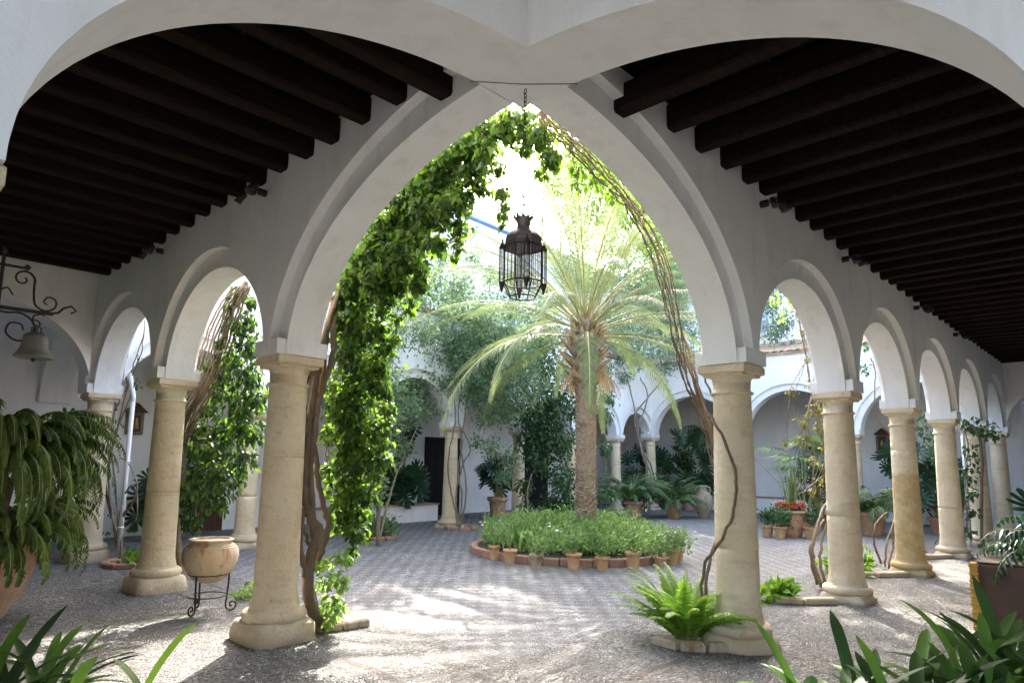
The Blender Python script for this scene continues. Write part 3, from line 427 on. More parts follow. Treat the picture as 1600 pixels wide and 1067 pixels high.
class Strips:
    """collects curved strap leaves / leaflets as quads with tint"""
    def __init__(s): s.V = []; s.F = []; s.t = []; s.n = 0
    def strap(s, p, T, up, L, w, bend, nseg=4, prof=None, fold=.15, tint=None, twist=0):
        T = Vector(T).normalized(); up = Vector(up); side = T.cross(up)
        if side.length < 1e-4: side = T.orthogonal()
        side.normalize(); nn = side.cross(T).normalized()
        tv = random.random() if tint is None else tint
        pos = Vector(p); d = T.copy(); step = L / nseg; base = s.n
        for i in range(nseg + 1):
            t = i / nseg
            ww = w * (prof(t) if prof else (1 - t ** 3) * min(1, .45 + t * 2.2)) / 2
            nrm = side.cross(d).normalized()
            s.V += [pos - side * ww + nrm * (ww * fold * 2), pos.copy(), pos + side * ww + nrm * (ww * fold * 2)]
            s.t += [tv] * 3
            if i < nseg:
                b = s.n + i * 3
                s.F += [(b, b + 1, b + 4, b + 3), (b + 1, b + 2, b + 5, b + 4)]
            d = (d - nn * (bend * step / max(L, .001))).normalized() if bend else d
            pos = pos + d * step
        s.n += (nseg + 1) * 3
        return pos
    def build(s, name, mat, parent=None, smooth=True):
        return npmesh(name, np.array([tuple(v) for v in s.V]), np.array(s.F), np.array(s.t), mat, parent, smooth)
def frond(st, p, az, el, L, droop, n, ll, lw, rach, ang=R(55), bend=.5, tipfrac=.35, hang=.25, start=.12, nseg=2, tint=None, rr=.008, two=True, vee=.25):
    """pinnate frond: rachis path into MB rach, leaflets into Strips st"""
    pos = Vector(p); path = [pos.copy()]; steps = 14; e = el
    hd = Vector((math.cos(az), math.sin(az), 0)); side = Vector((-math.sin(az), math.cos(az), 0))
    dirs = []
    for i in range(steps):
        t = (i + .5) / steps
        e = el - droop * (t ** 1.4)
        d = hd * math.cos(e) + Vector((0, 0, math.sin(e)))
        dirs.append(d); pos = pos + d * (L / steps); path.append(pos.copy())
    if rach is not None: rach.tube(path, rr, rr * .25, 5)
    tv = random.random() if tint is None else tint
    for i in range(n):
        t = start + (1 - start) * (i + .5) / n
        k = t * steps; j = min(int(k), steps - 1); q = path[j].lerp(path[j + 1], k - j); d = dirs[j]
        nrm = side.cross(d) * -1
        nrm = d.cross(side); nrm = nrm if nrm.z > 0 else -nrm
        env = (min(1, .35 + 3 * (t - start)) if t < .4 else 1) * (1 - (max(0, t - tipfrac) / (1 - tipfrac)) ** 1.6 * .8)
        for sg in (-1, 1):
            a = ang * (1 - .45 * t) * random.uniform(.9, 1.1)
            T = d * math.cos(a) + side * (sg * math.sin(a)) + nrm * (vee * random.uniform(.6, 1.3)) - Vector((0, 0, hang * random.uniform(.5, 1.5)))
            st.strap(q, T, nrm, ll * env * random.uniform(.88, 1.1), lw, bend * random.uniform(.6, 1.4), nseg,
                     prof=lambda x: 1 - x ** 2 * .9 if x > .3 else .6 + x * 1.3, fold=.12, tint=min(1, max(0, tv + random.uniform(-.25, .25))))
def monstera(st, p, az, tilt, size, tint=None):
    """notched round leaf, hanging from p; faces az"""
    fwd = Vector((math.cos(az), math.sin(az), 0)); sd = Vector((-math.sin(az), math.cos(az), 0)); upv = Vector((0, 0, 1))
    dn = (-upv * math.cos(tilt) + fwd * math.sin(tilt)).normalized(); nn = sd.cross(dn); 
    tv = random.random() * .6 if tint is None else tint
    P = Vector(p); nl = 6
    for sg in (-1, 1):
        for k in range(nl):
            a0 = R(-25 + k * 30); a1 = a0 + R(21)
            am = (a0 + a1) / 2
            rad = size * (.62 - .12 * math.cos(am * 1.3)) * (1.1 if k > 3 else 1)
            b = P + dn * (size * .06 * k)
            am0 = a0 + R(35); am1 = a0 + R(64)
            def Q(a, r_, dz): return P + dn * (size * .045 * k) + (-dn * math.cos(a) + sd * sg * math.sin(a)) * r_ - nn * size * dz
            pts_ = [P + dn * size * .12, Q(am0, rad * .50, .03), Q(am0 + R(3), rad * .95, .12), Q(am0 + R(13), rad * 1.05, .15), Q(am0 + R(22), rad * .95, .13), Q(am1, rad * .50, .03)]
            i0 = st.n; st.V += pts_; st.t += [tv] * 6; st.F += [(i0, i0 + 1, i0 + 2, i0 + 3), (i0, i0 + 3, i0 + 4, i0 + 5)]; st.n += 6

# ------------------------------------------------------------------ camera (level-ish, in the corner of the gallery)
def build_camera():
    cd = bpy.data.cameras.new('camera'); c = bpy.data.objects.new('camera', cd); COL.objects.link(c)
    pi_, ro, th = .1389, .0175, PI / 4 - .0128
    F = Vector((math.cos(th), math.sin(th), 0)); Rr = Vector((math.sin(th), -math.cos(th), 0)); U = Vector((0, 0, 1))
    def ray(x, y, z):
        x, y = x * math.cos(ro) - y * math.sin(ro), x * math.sin(ro) + y * math.cos(ro)
        y, z = y * math.cos(pi_) + z * math.sin(pi_), z * math.cos(pi_) - y * math.sin(pi_)
        return Rr * x + U * y + F * z
    a, b, n = ray(1, 0, 0), ray(0, 1, 0), -ray(0, 0, 1)
    c.matrix_world = Matrix(((a.x, b.x, n.x, -3.0975), (a.y, b.y, n.y, -2.8705), (a.z, b.z, n.z, 1.6173), (0, 0, 0, 1)))
    cd.sensor_width = 36; cd.lens = 36 * 1042 / 1600
    cd.shift_x = (800 - 786.2) / 1600; cd.shift_y = (575 - 533.5) / 1600
    cd.clip_start = .05; cd.clip_end = 500
    SC.camera = c
build_camera()

# ------------------------------------------------------------------ light
SUN_AZ = math.atan2(.66, .75); SUN_EL = R(39)
w = bpy.data.worlds.new('World'); SC.world = w; w.use_nodes = True
wn = w.node_tree; wn.nodes.clear()
sky = wn.nodes.new('ShaderNodeTexSky'); sky.sky_type = 'NISHITA'; sky.sun_disc = False
sky.sun_elevation = SUN_EL; sky.sun_rotation = PI / 2 - SUN_AZ
sky.air_density = 1.0; sky.dust_density = 5.0
bg = wn.nodes.new('ShaderNodeBackground'); bg.inputs[1].default_value = .15
wo = wn.nodes.new('ShaderNodeOutputWorld')
wn.links.new(sky.outputs[0], bg.inputs[0]); wn.links.new(bg.outputs[0], wo.inputs[0])
sl = bpy.data.lights.new('sun', 'SUN'); sl.energy = SUN_E; sl.angle = R(.55); sl.color = (1, .93, .82)
so = bpy.data.objects.new('sun', sl); COL.objects.link(so); so.location = (15, 13, 20)
sd_ = Vector((math.cos(SUN_AZ) * math.cos(SUN_EL), math.sin(SUN_AZ) * math.cos(SUN_EL), math.sin(SUN_EL)))
so.rotation_euler = sd_.to_track_quat('Z', 'Y').to_euler()
SC.view_settings.view_transform = 'Standard'; SC.view_settings.look = 'None'
SC.view_settings.exposure = EXPO; SC.view_settings.gamma = 1

# ------------------------------------------------------------------ setting
g = MB(); g.add([(-60, -60, 0), (90, -60, 0), (90, 90, 0), (-60, 90, 0)], [(0, 1, 2, 3)])
tag(g.build('pebble_floor', M['floor']), kind='structure')

ZC = 2.56; T2 = .258; DREC = .09
def wall(name, label, p0, ang, s0, s1, top, openings, recess=True, piers=None, cat='arcade wall', zc=ZC, rec_sides=(1, -1), sill=2.70):
    """arcade wall: openings = (centre, half span, rise, recessed(bool) or (lo,hi))."""
    t = thing(name, label, cat, (p0[0], p0[1], 0), ang)
    mb = MB()
    def bottom(s, extra):
        for (c, a, b, rec) in openings:
            aa = a; bb = b
            if extra and rec is not None:
                lo, hi = rec
                if lo <= s <= hi: aa = a + .17; bb = b + .2
            if abs(s - c) < aa:
                return zc + bb * math.sqrt(max(0, 1 - ((s - c) / aa) ** 2)), True
        return zc, False
    def samples(extra):
        S = {s0, s1}
        for (c, a, b, rec) in openings:
            for k in range(65):
                S.add(c - a * math.cos(PI * k / 64))
                if extra and rec is not None: S.add(c - (a + .17) * math.cos(PI * k / 64))
            for e in (c - a - 1e-4, c + a + 1e-4): S.add(e)
            if extra and rec is not None:
                for e in (c - a - .1701, c + a + .1701, rec[0] - 1e-4, rec[0], rec[1], rec[1] + 1e-4): S.add(e)
        return [s for s in sorted(S) if s0 - 1e-6 <= s <= s1 + 1e-6]
    def layer(n0, n1, extra, faces):
        ss = samples(extra); L = []
        for s in ss:
            z, o = bottom(s, extra)
            if extra and not o: z = zc
            L.append((s, z))
        k = len(L)
        for n, sgn in faces:
            vs = [(s, n, z) for s, z in L] + [(s, n, top) for s, z in L]
            fs = [(i, i + 1, i + 1 + k, i + k) if sgn < 0 else (i + 1, i, i + k, i + 1 + k) for i in range(k - 1)]
            mb.add(vs, fs)
        vs = [(s, n0, z) for s, z in L] + [(s, n1, z) for s, z in L]
        for i in range(k - 1):
            steep = abs(L[i + 1][0] - L[i][0]) < 3e-4
        mb.add(vs, [(i + 1, i, i + k, i + 1 + k) for i in range(k - 1)], True)
        za, zb_ = L[0][1], L[-1][1]
        mb.add([(s0, n0, za), (s0, n1, za), (s0, n1, top), (s0, n0, top)], [(0, 3, 2, 1)])
        mb.add([(s1, n0, zb_), (s1, n1, zb_), (s1, n1, top), (s1, n0, top)], [(0, 1, 2, 3)])
    anyrec = any(o[3] is not None for o in openings)
    if not anyrec:
        layer(-T2, T2, False, ((-T2, -1), (T2, 1)))
    else:
        c = T2 - DREC
        layer(-c, c, False, ((-c, -1), (c, 1)))
        layer(-T2, -c, True, ((-T2, -1),))
        layer(c, T2, True, ((T2, 1),))
        # solid sill blocks at the springing between the recesses
        for (cc, a, b, rec) in openings:
            if rec is None: continue
            for sg in (-1, 1):
                e = cc + sg * (a + .012)
                if not (rec[0] <= e <= rec[1]): continue
                e2 = cc + sg * (a + .168)
                lo, hi = min(e, e2), max(e, e2)
                for sn in (-1, 1):
                    mb.box(((lo + hi) / 2, sn * (T2 - DREC / 2 - .001), (zc + sill) / 2), (hi - lo, DREC - .002, sill - zc))
    # top
    mb.add([(s0, -T2, top), (s1, -T2, top), (s1, T2, top), (s0, T2, top)], [(0, 1, 2, 3)])
    o = mb.build('masonry', M['plaster'], t)
    # weld smooth normals on intrados only by angle
    bm = bmesh.new(); bm.from_mesh(o.data)
    bmesh.ops.remove_doubles(bm, verts=bm.verts, dist=1e-5)
    for e in bm.edges:
        if len(e.link_faces) == 2 and e.calc_face_angle(0) > R(30): e.smooth = False
    bm.to_mesh(o.data); bm.free()
    return t
AN_A = math.atan2(1.2, 18)                                  # slant of the left far side
TOPW = 5.15
small = lambda c, S=3.0: (c, S / 2 - .22, 1.127 * (S / 2 - .22) / 1.28, (-99, 99))
wall('arcade_wall', 'white plastered arcade wall on the right, running from the great crossing arches past the pale stone columns', (0, 0), 0, -3.35, 21.2, TOPW,
     [(0, 2.76, 1.63, (T2, 99))] + [small(4.5 + 3 * k) for k in range(5)] + [(19.6, 1.28, 1.2, None)])
# second arm, split at the crossing
wall('arcade_wall', 'white plastered arcade wall on the left with two vine covered arches beside the bell', (0, 0), PI / 2, T2 + .001, 12.0, TOPW,
     [(0, 2.76, 1.63, (T2, 99)), small(4.5), small(7.5), (10.6, 1.3, 1.2, None)])
wall('arch_arm', 'white half arch crossing the right gallery from the hanging lantern to the outer wall', (0, 0), PI / 2, -3.35, -T2 - .001, TOPW,
     [(0, 2.76, 1.63, None)], cat='arch')
cA = 18 / math.cos(AN_A)
fp = [2.6, 5.25, 7.9, 10.55, 13.15, 15.7]
ops = []
prev = 0
for f in fp + [cA]:
    c = (prev + f) / 2; hs = (f - prev) / 2 - .2
    ops.append((c, hs, hs * .95, (-99, 99))); prev = f
wall('arcade_wall', 'creeper clad white arcade wall along the left far side of the patio, behind the palm', (0, 9.05), AN_A, T2 + .002, cA - T2 - .003, TOPW - .1, ops, zc=2.44, sill=2.56)
wall('arcade_wall', 'bright white arcade wall closing the far end of the patio behind the big flower pot', (18, 0), PI / 2, T2 + .002, 13.3, TOPW,
     [(1.7, 1.46, 1.4, (-99, 99)), (5.1, 1.46, 1.4, (-99, 99)), (8.5, 1.46, 1.4, (-99, 99)), (11.75, 1.3, 1.35, (-99, 99))])
wall('gallery_arch', 'grey white arch across the far end of the left gallery, behind the hanging bell', (-3.3, 9), 0, 0, 3.3 - T2 - .002, TOPW,
     [(1.65, 1.42, 1.27, None)], cat='arch')
wall('gallery_arch', 'white arch across the far end of the right gallery, beyond the last column', (18, -3.3), PI / 2, 0, 3.3 - T2 - .002, TOPW,
     [(1.65, 1.42, 1.27, None)], cat='arch')

def slab(name, label, p0, p1, z0, z1, th=.3, cat='wall', mat='plaster'):
    d = Vector((p1[0] - p0[0], p1[1] - p0[1])); L = d.length; a = math.atan2(d.y, d.x)
    t = thing(name, label, cat, (p0[0], p0[1], 0), a)
    m = MB(); m.box((L / 2, th / 2, (z0 + z1) / 2), (L, th, z1 - z0)); m.build('masonry', M[mat], t)
    return t
yA = lambda x: 12.0 + .067 * x
# outer walls of the galleries
slab('gallery_wall', 'white outer wall of the left gallery carrying the bell bracket', (-3.05, 0.3), (-3.05, 14.5), 0, 5.6)
slab('gallery_wall', 'white outer wall of the right gallery', (20.8, -3.05), (.3, -3.05), 0, 5.6)
WL = slab('house_wall', 'tall white two storey wall behind the left far arcade with a blue gutter on top', (-3.4, yA(-3.4)), (24, yA(24)), 0, 9.75, cat='house')
WR = slab('house_wall', 'tall white two storey wall behind the far end arcade facing the palm', (20.95, 14.0), (20.95, -3.3), 0, 9.9, cat='house')
slab('entrance_wall', 'white wall of the entrance behind the camera, left part', (-8.2, -1.2), (-8.2, 0.3), 0, 5.2)
slab('entrance_wall', 'white side wall of the entrance hall, left', (-3.05, .3), (-8.2, .3), 0, 5.2)
slab('entrance_wall', 'white side wall of the entrance hall, right', (.3, -8.2), (.3, -3.05), 0, 5.2)
slab('entrance_wall', 'white wall of the entrance behind the camera', (-.5, -8.2), (-8.2, -8.2), 0, 5.2)
# doors, windows in those walls (parts)
def door_part(par, x, w_, h, z0=0, mat='wood', y=-.03, name='door'):
    m = MB(); m.box((x, y, z0 + h / 2), (w_, .06, h))
    for k in range(4): m.box((x + w_ * (k - 1.5) / 4, y - .035, z0 + h / 2), (w_ / 4 - .03, .02, h - .1))
    d = m.build(name, M[mat], par)
    f = MB()
    f.box((x - w_ / 2 - .05, y, z0 + h / 2), (.1, .1, h)); f.box((x + w_ / 2 + .05, y, z0 + h / 2), (.1, .1, h)); f.box((x, y, z0 + h + .05), (w_ + .2, .1, .1))
    f.build('frame', M['dark' if mat == 'dark' else mat], d); return d
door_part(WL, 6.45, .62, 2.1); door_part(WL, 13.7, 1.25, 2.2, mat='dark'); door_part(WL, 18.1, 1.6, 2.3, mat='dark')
def window_part(par, x, z, w_, h):
    m = MB()
    for sx in (-1, 1): m.box((x + sx * (w_ / 2 + .03), -.02, z), (.06, .08, h + .12))
    for sz in (-1, 1): m.box((x, -.021, z + sz * (h / 2 + .03)), (w_, .078, .06))
    m.box((x, -.019, z), (.04, .06, h))
    for k in (-1, 1): m.box((x, -.0185, z + k * h / 6), (w_, .05, .03))
    f = m.build('window', M['white_paint'], par)
    p = MB(); p.box((x, -.008, z), (w_, .01, h)); p.build('pane', M['glass'], f)
    s_ = MB(); s_.box((x, -.05, z - h / 2 - .1), (w_ + .3, .12, .06)); s_.build('sill', M['plaster'], f)
mg, nt, out = nodes('window_glass'); p = N(nt, 'ShaderNodeBsdfPrincipled', i_Roughness=.08); p.inputs['Base Color'].default_value = (.28, .32, .36, 1)
p.inputs['Metallic'].default_value = .2
nt.links.new(p.outputs[0], out.inputs[0]); M['glass'] = mg
for x in (7.0, 10.35, 13.7, 17.0, 20.4): window_part(WL, x + 3.4, 6.45, 1.0, 1.0)
for x in (3.2, 6.6, 10.0, 13.4): window_part(WR, x, 7.2, .95, 1.4)
# low bench with ledge in the left far gallery
b = thing('wall_bench', 'long low white masonry bench against the wall in the left far gallery', 'bench', (5.6, 11.35, 0), AN_A)
m = MB(); m.box((1.6, 0, .21), (3.6, .5, .42)); m.build('seat_block', M['plaster'], b)
m = MB(); m.box((1.6, 0, .44), (3.66, .56, .04)); m.build('ledge', M['tile'], b)
b = thing('wall_bench', 'long low masonry bench with a reddish top against the wall in the far end gallery', 'bench', (20.2, 1.0, 0), PI / 2)
m = MB(); m.box((4.6, 0, .26), (9.4, .45, .52)); m.build('seat_block', M['plaster'], b)
m = MB(); m.box((4.6, 0, .54), (9.5, .5, .04)); m.build('ledge', M['brick'], b)

# blue gutters with scroll brackets
def gutter(label, par, x0, x1, z):
    t = thing('gutter', label, 'gutter', (par.location.x, par.location.y, 0), par.rotation_euler[2])
    m = MB(); m.tube([(x0, -.4, z), (x1, -.4, z)], .075, seg=10); m.build('channel', M['blue'], t)
    x = x0 + .5
    while x < x1:
        m = MB(); pts = []
        for k in range(22):
            a = k / 21
            pts.append((x, -.4 + .38 * a + .05 * math.sin(a * 9), z - .08 - .5 * a - .1 * math.cos(a * 8)))
        m.tube(pts, .016, seg=5); m.build('bracket', M['blue'], t); x += 1.55
gutter('blue gutter on scrolled brackets under the roof edge, upper left behind the vine', WL, 8, 27, 9.38)
gutter('blue gutter on scrolled brackets along the far end roof edge', WR, 0, 17, 9.6)

# tiled lean-to roofs over the galleries
def lean_to(label, p0, ang, L, depth, z0, z1, side=1):
    """eave runs from p0 along ang; rises over depth to side*normal"""
    t = thing('tiled_roof', label, 'roof', (p0[0], p0[1], 0), ang)
    th = math.atan2(z1 - z0, depth)
    m = MB(); vs = []; fs = []; nst = int(L / .06)
    for i in range(nst + 1):
        s = L * i / nst; h = .045 * abs(math.sin(PI * s / .24))
        vs += [(s, -.38 * side, z0 - .38 * math.tan(th) + h + .05), (s, depth * side, z1 + h + .05)]
    for i in range(nst): fs.append((2 * i, 2 * i + 2, 2 * i + 3, 2 * i + 1))
    m.add(vs, fs, True)
    m.add([(0, -.36 * side, z0 - .36 * math.tan(th) - .02), (L, -.36 * side, z0 - .36 * math.tan(th) - .02), (L, depth * side, z1 - .02), (0, depth * side, z1 - .02)], [(0, 1, 2, 3)])
    m.add([(0, -.37 * side, z0 - .37 * math.tan(th) - .02), (L, -.37 * side, z0 - .37 * math.tan(th) - .02), (L, -.37 * side, z0 - .37 * math.tan(th) + .05), (0, -.37 * side, z0 - .37 * math.tan(th) + .05)], [(0, 1, 2, 3)])
    m.build('tiles', M['tile'], t)
lean_to('terracotta lean-to roof over the left far arcade', (.3, 9.05 + .1), AN_A, 17.5, 2.75, 5.2, 5.9)
lean_to('terracotta lean-to roof over the far end arcade', (18.0, .3), PI / 2, 13.0, 2.95, 5.2, 6.0, side=-1)
lean_to('terracotta lean-to roof over the near right gallery', (-3.3, 0), 0, 24.0, 3.3, 5.2, 6.0, side=-1)
lean_to('terracotta lean-to roof over the near left gallery', (0, .4), PI / 2, 12.0, 3.3, 5.2, 6.0, side=1)

# timber ceilings: boards + beams
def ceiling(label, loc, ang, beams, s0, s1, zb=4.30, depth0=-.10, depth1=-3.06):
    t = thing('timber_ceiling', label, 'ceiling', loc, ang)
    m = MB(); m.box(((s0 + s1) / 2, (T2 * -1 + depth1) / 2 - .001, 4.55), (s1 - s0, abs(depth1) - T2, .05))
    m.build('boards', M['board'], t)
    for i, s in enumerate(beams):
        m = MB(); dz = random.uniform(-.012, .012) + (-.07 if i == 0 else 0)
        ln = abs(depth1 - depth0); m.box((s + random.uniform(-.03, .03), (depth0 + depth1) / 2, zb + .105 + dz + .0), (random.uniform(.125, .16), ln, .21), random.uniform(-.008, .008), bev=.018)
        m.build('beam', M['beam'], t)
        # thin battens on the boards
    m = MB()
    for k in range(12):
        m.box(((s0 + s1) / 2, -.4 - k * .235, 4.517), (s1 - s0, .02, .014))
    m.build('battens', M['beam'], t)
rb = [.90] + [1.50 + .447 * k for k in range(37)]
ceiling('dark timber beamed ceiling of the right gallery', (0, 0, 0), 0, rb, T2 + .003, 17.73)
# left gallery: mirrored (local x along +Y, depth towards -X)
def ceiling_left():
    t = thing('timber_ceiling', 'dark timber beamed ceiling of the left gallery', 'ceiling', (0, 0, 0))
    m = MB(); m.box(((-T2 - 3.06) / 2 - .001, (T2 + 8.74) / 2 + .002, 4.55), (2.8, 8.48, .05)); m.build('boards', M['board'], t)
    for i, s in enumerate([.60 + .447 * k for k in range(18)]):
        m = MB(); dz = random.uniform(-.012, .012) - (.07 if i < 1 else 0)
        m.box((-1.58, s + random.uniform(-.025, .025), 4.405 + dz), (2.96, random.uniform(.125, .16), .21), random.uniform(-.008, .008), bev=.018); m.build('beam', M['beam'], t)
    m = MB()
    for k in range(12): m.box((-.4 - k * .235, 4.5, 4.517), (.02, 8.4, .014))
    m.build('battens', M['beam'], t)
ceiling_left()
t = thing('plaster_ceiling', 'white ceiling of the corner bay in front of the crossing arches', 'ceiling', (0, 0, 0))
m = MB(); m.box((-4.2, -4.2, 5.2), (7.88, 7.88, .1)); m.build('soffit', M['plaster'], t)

# ------------------------------------------------------------------ columns
def col_mesh(seam=None, hgt=ZC, rb_=.197, rt=.172, rough=.0, top=.46, hb=.17):
    parts = []
    sh = []
    z0, z1 = hb + .13, hgt - .27
    nn = 26
    for i in range(nn + 1):
        t = i / nn; z = z0 + (z1 - z0) * t
        r = rb_ + (rt - rb_) * (t ** 1.25) + (.022 * (1 - t * 14) ** 2 if t < 1 / 14 else 0)
        if seam and abs(z - seam) < .014: continue
        sh.append((r, z))
        if seam and z < seam < z + (z1 - z0) / nn + .014 and not any(abs(q[1] - seam) < .01 for q in sh):
            sh += [(r, seam - .007), (r - .006, seam - .003), (r - .006, seam + .003), (r, seam + .007)]
    m = MB(); m.lathe(sh, 48, jit=.0005); parts.append(('shaft', m))
    m = MB()
    pr = [(rt + .006, z1 - .012), (rt + .024, z1 - .004), (rt + .024, z1 + .014), (rt + .006, z1 + .022), (rt - .004, z1 + .03), (rt, z1 + .09)]
    for k in range(9):
        a = k / 8; pr.append((rt + .07 * (1 - math.cos(a * PI / 2)), z1 + .09 + .10 * math.sin(a * PI / 2)))
    m.lathe(pr, 40)
    zz = hgt - .085
    m.box((0, 0, zz + .042), (top, top, .084), bev=.012)
    m.box((0, 0, zz - .012), (top - .06, top - .06, .03), bev=.008)
    parts.append(('capital', m))
    m = MB()
    pr = []
    for k in range(13):
        a = -PI / 2 + PI * k / 12
        pr.append((.235 + .05 * math.cos(a), hb + .045 + .052 * math.sin(a)))
    pr += [(.225, hb + .102), (.222, hb + .125), (.205, hb + .135)]
    m.lathe(pr, 40, jit=.0015)
    parts.append(('torus', m))
    return parts
PLIN = {}
def plinth(kind, seed, h=.17):
    rs = random.Random(seed)
    bm = bmesh.new()
    if kind == 'oct':
        n = 8; r = .37
    else: n = 4; r = .385 if kind == 'sq' else .42
    vb = []
    pts = []
    for i in range(n):
        a0 = 2 * PI * i / n + PI / n; a1 = 2 * PI * (i + 1) / n + PI / n
        for k in range(7):
            t = k / 7
            pts.append(((1 - t) * r * math.cos(a0) + t * r * math.cos(a1), (1 - t) * r * math.sin(a0) + t * r * math.sin(a1)))
    m = MB(); vs = []; N_ = len(pts)
    lv = [(0, 1.03), (.03, 1.04), (h * .55, 1.0), (h - .035, .96), (h - .012, .91), (h, .84), (h, .5)]
    for j, (z, k) in enumerate(lv):
        for i, (x, y) in enumerate(pts):
            rad = math.hypot(x, y); e = max(0, rad - r * .82) * (rs.random() * .9 + .7)
            q = k * (1 - e) + rs.uniform(-.018, .018)
            vs.append((x * q, y * q, z + (rs.uniform(-.008, .004) if 0 < j < 6 else 0)))
    fs = [(j * N_ + i, j * N_ + (i + 1) % N_, (j + 1) * N_ + (i + 1) % N_, (j + 1) * N_ + i) for j in range(len(lv) - 1) for i in range(N_)]
    m.add(vs, fs, True)
    return m
def column(loc, label, seam=None, pk='sq', hgt=ZC, rz=0, seed=1, mat='stone', **kw):
    if seam is None: seam = .7 + (seed * .37) % 1.2
    t = thing('stone_column', label, 'column', (loc[0], loc[1], 0), rz, 'stone columns around the patio')
    hb = .17 if pk == 'big' else .11 if pk == 'oct' else .09
    for nme, m in col_mesh(seam, hgt, hb=hb, **kw): m.build(nme, M[mat], t)
    plinth(pk, seed, hb + .01).build('plinth', M[mat], t)
    return t
column((3, 0), 'sandstone column right of the lantern on a broken eight sided base, a bare stem curling over its front', 0.86, 'oct', seed=4)
column((6, 0), 'second sandstone column on the right, between the smooth nearest one and the ochre stained one', 1.02, 'sq', seed=5)
column((9, 0), 'third sandstone column on the right, stained ochre in its lower half', 1.9, 'sq', seed=6, mat='stone_ochre')
column((12, 0), 'fourth sandstone column on the right, a thin curved stem climbing over it', None, 'sq', seed=7)
column((15, 0), 'fifth column on the right, half hidden by hanging creeper and a white downpipe', None, 'sq', seed=8)
column((18, 0), 'last column on the right where the gallery end arch springs', None, 'sq', seed=9)
column((0, 3), 'sandstone column left of the lantern with a thick vine trunk climbing its right side', 1.62, 'big', seed=10)
column((0, 6), 'sandstone column behind the clay jar on its iron stand', None, 'big', seed=11)
column((0, 9), 'farthest column of the left arcade, behind the big drooping fern', None, 'big', seed=12)
column((-2.98, 0), 'stone column cut off by the left edge of the picture, only its capital seen', None, seed=13)
column((0, -2.98), 'stone column of the great arch by the outer wall of the right gallery', None, seed=14)
column((-2.95, 9), 'engaged column of the left gallery end arch beside the bell', None, seed=15)
column((18, -2.95), 'engaged column of the right gallery end arch', None, seed=16)
lab = ['leafless stem wrapped column seen between the two near left columns', 'column of the left far side hidden behind the corner vine', 'pale column wrapped in thin bare stems in front of the dark doorway',
       'shaded column overgrown by creeper left of the palm trunk', 'creeper swallowed column directly behind the palm trunk', 'column of the left far side hidden in the dark ivy right of the palm']
for i, f in enumerate(fp):
    column((f * math.cos(AN_A), 9.05 + f * math.sin(AN_A)), lab[i], None, 'sq', 2.44, AN_A, seed=20 + i, rb_=.18, rt=.155, top=.42)
for i, y in enumerate((3.4, 6.8, 10.2)):
    column((18, y), ['far end column between the yellowing creeper and the wall shrine', 'far end column behind the nearest right hand column', 'slim pale column twined with dark stems right of the palm trunk'][i], None, 'sq', ZC, 0, seed=30 + i)
column((18, 13.2), 'dim column deep in the far gallery, seen through the arch right of the palm', None, seed=35)
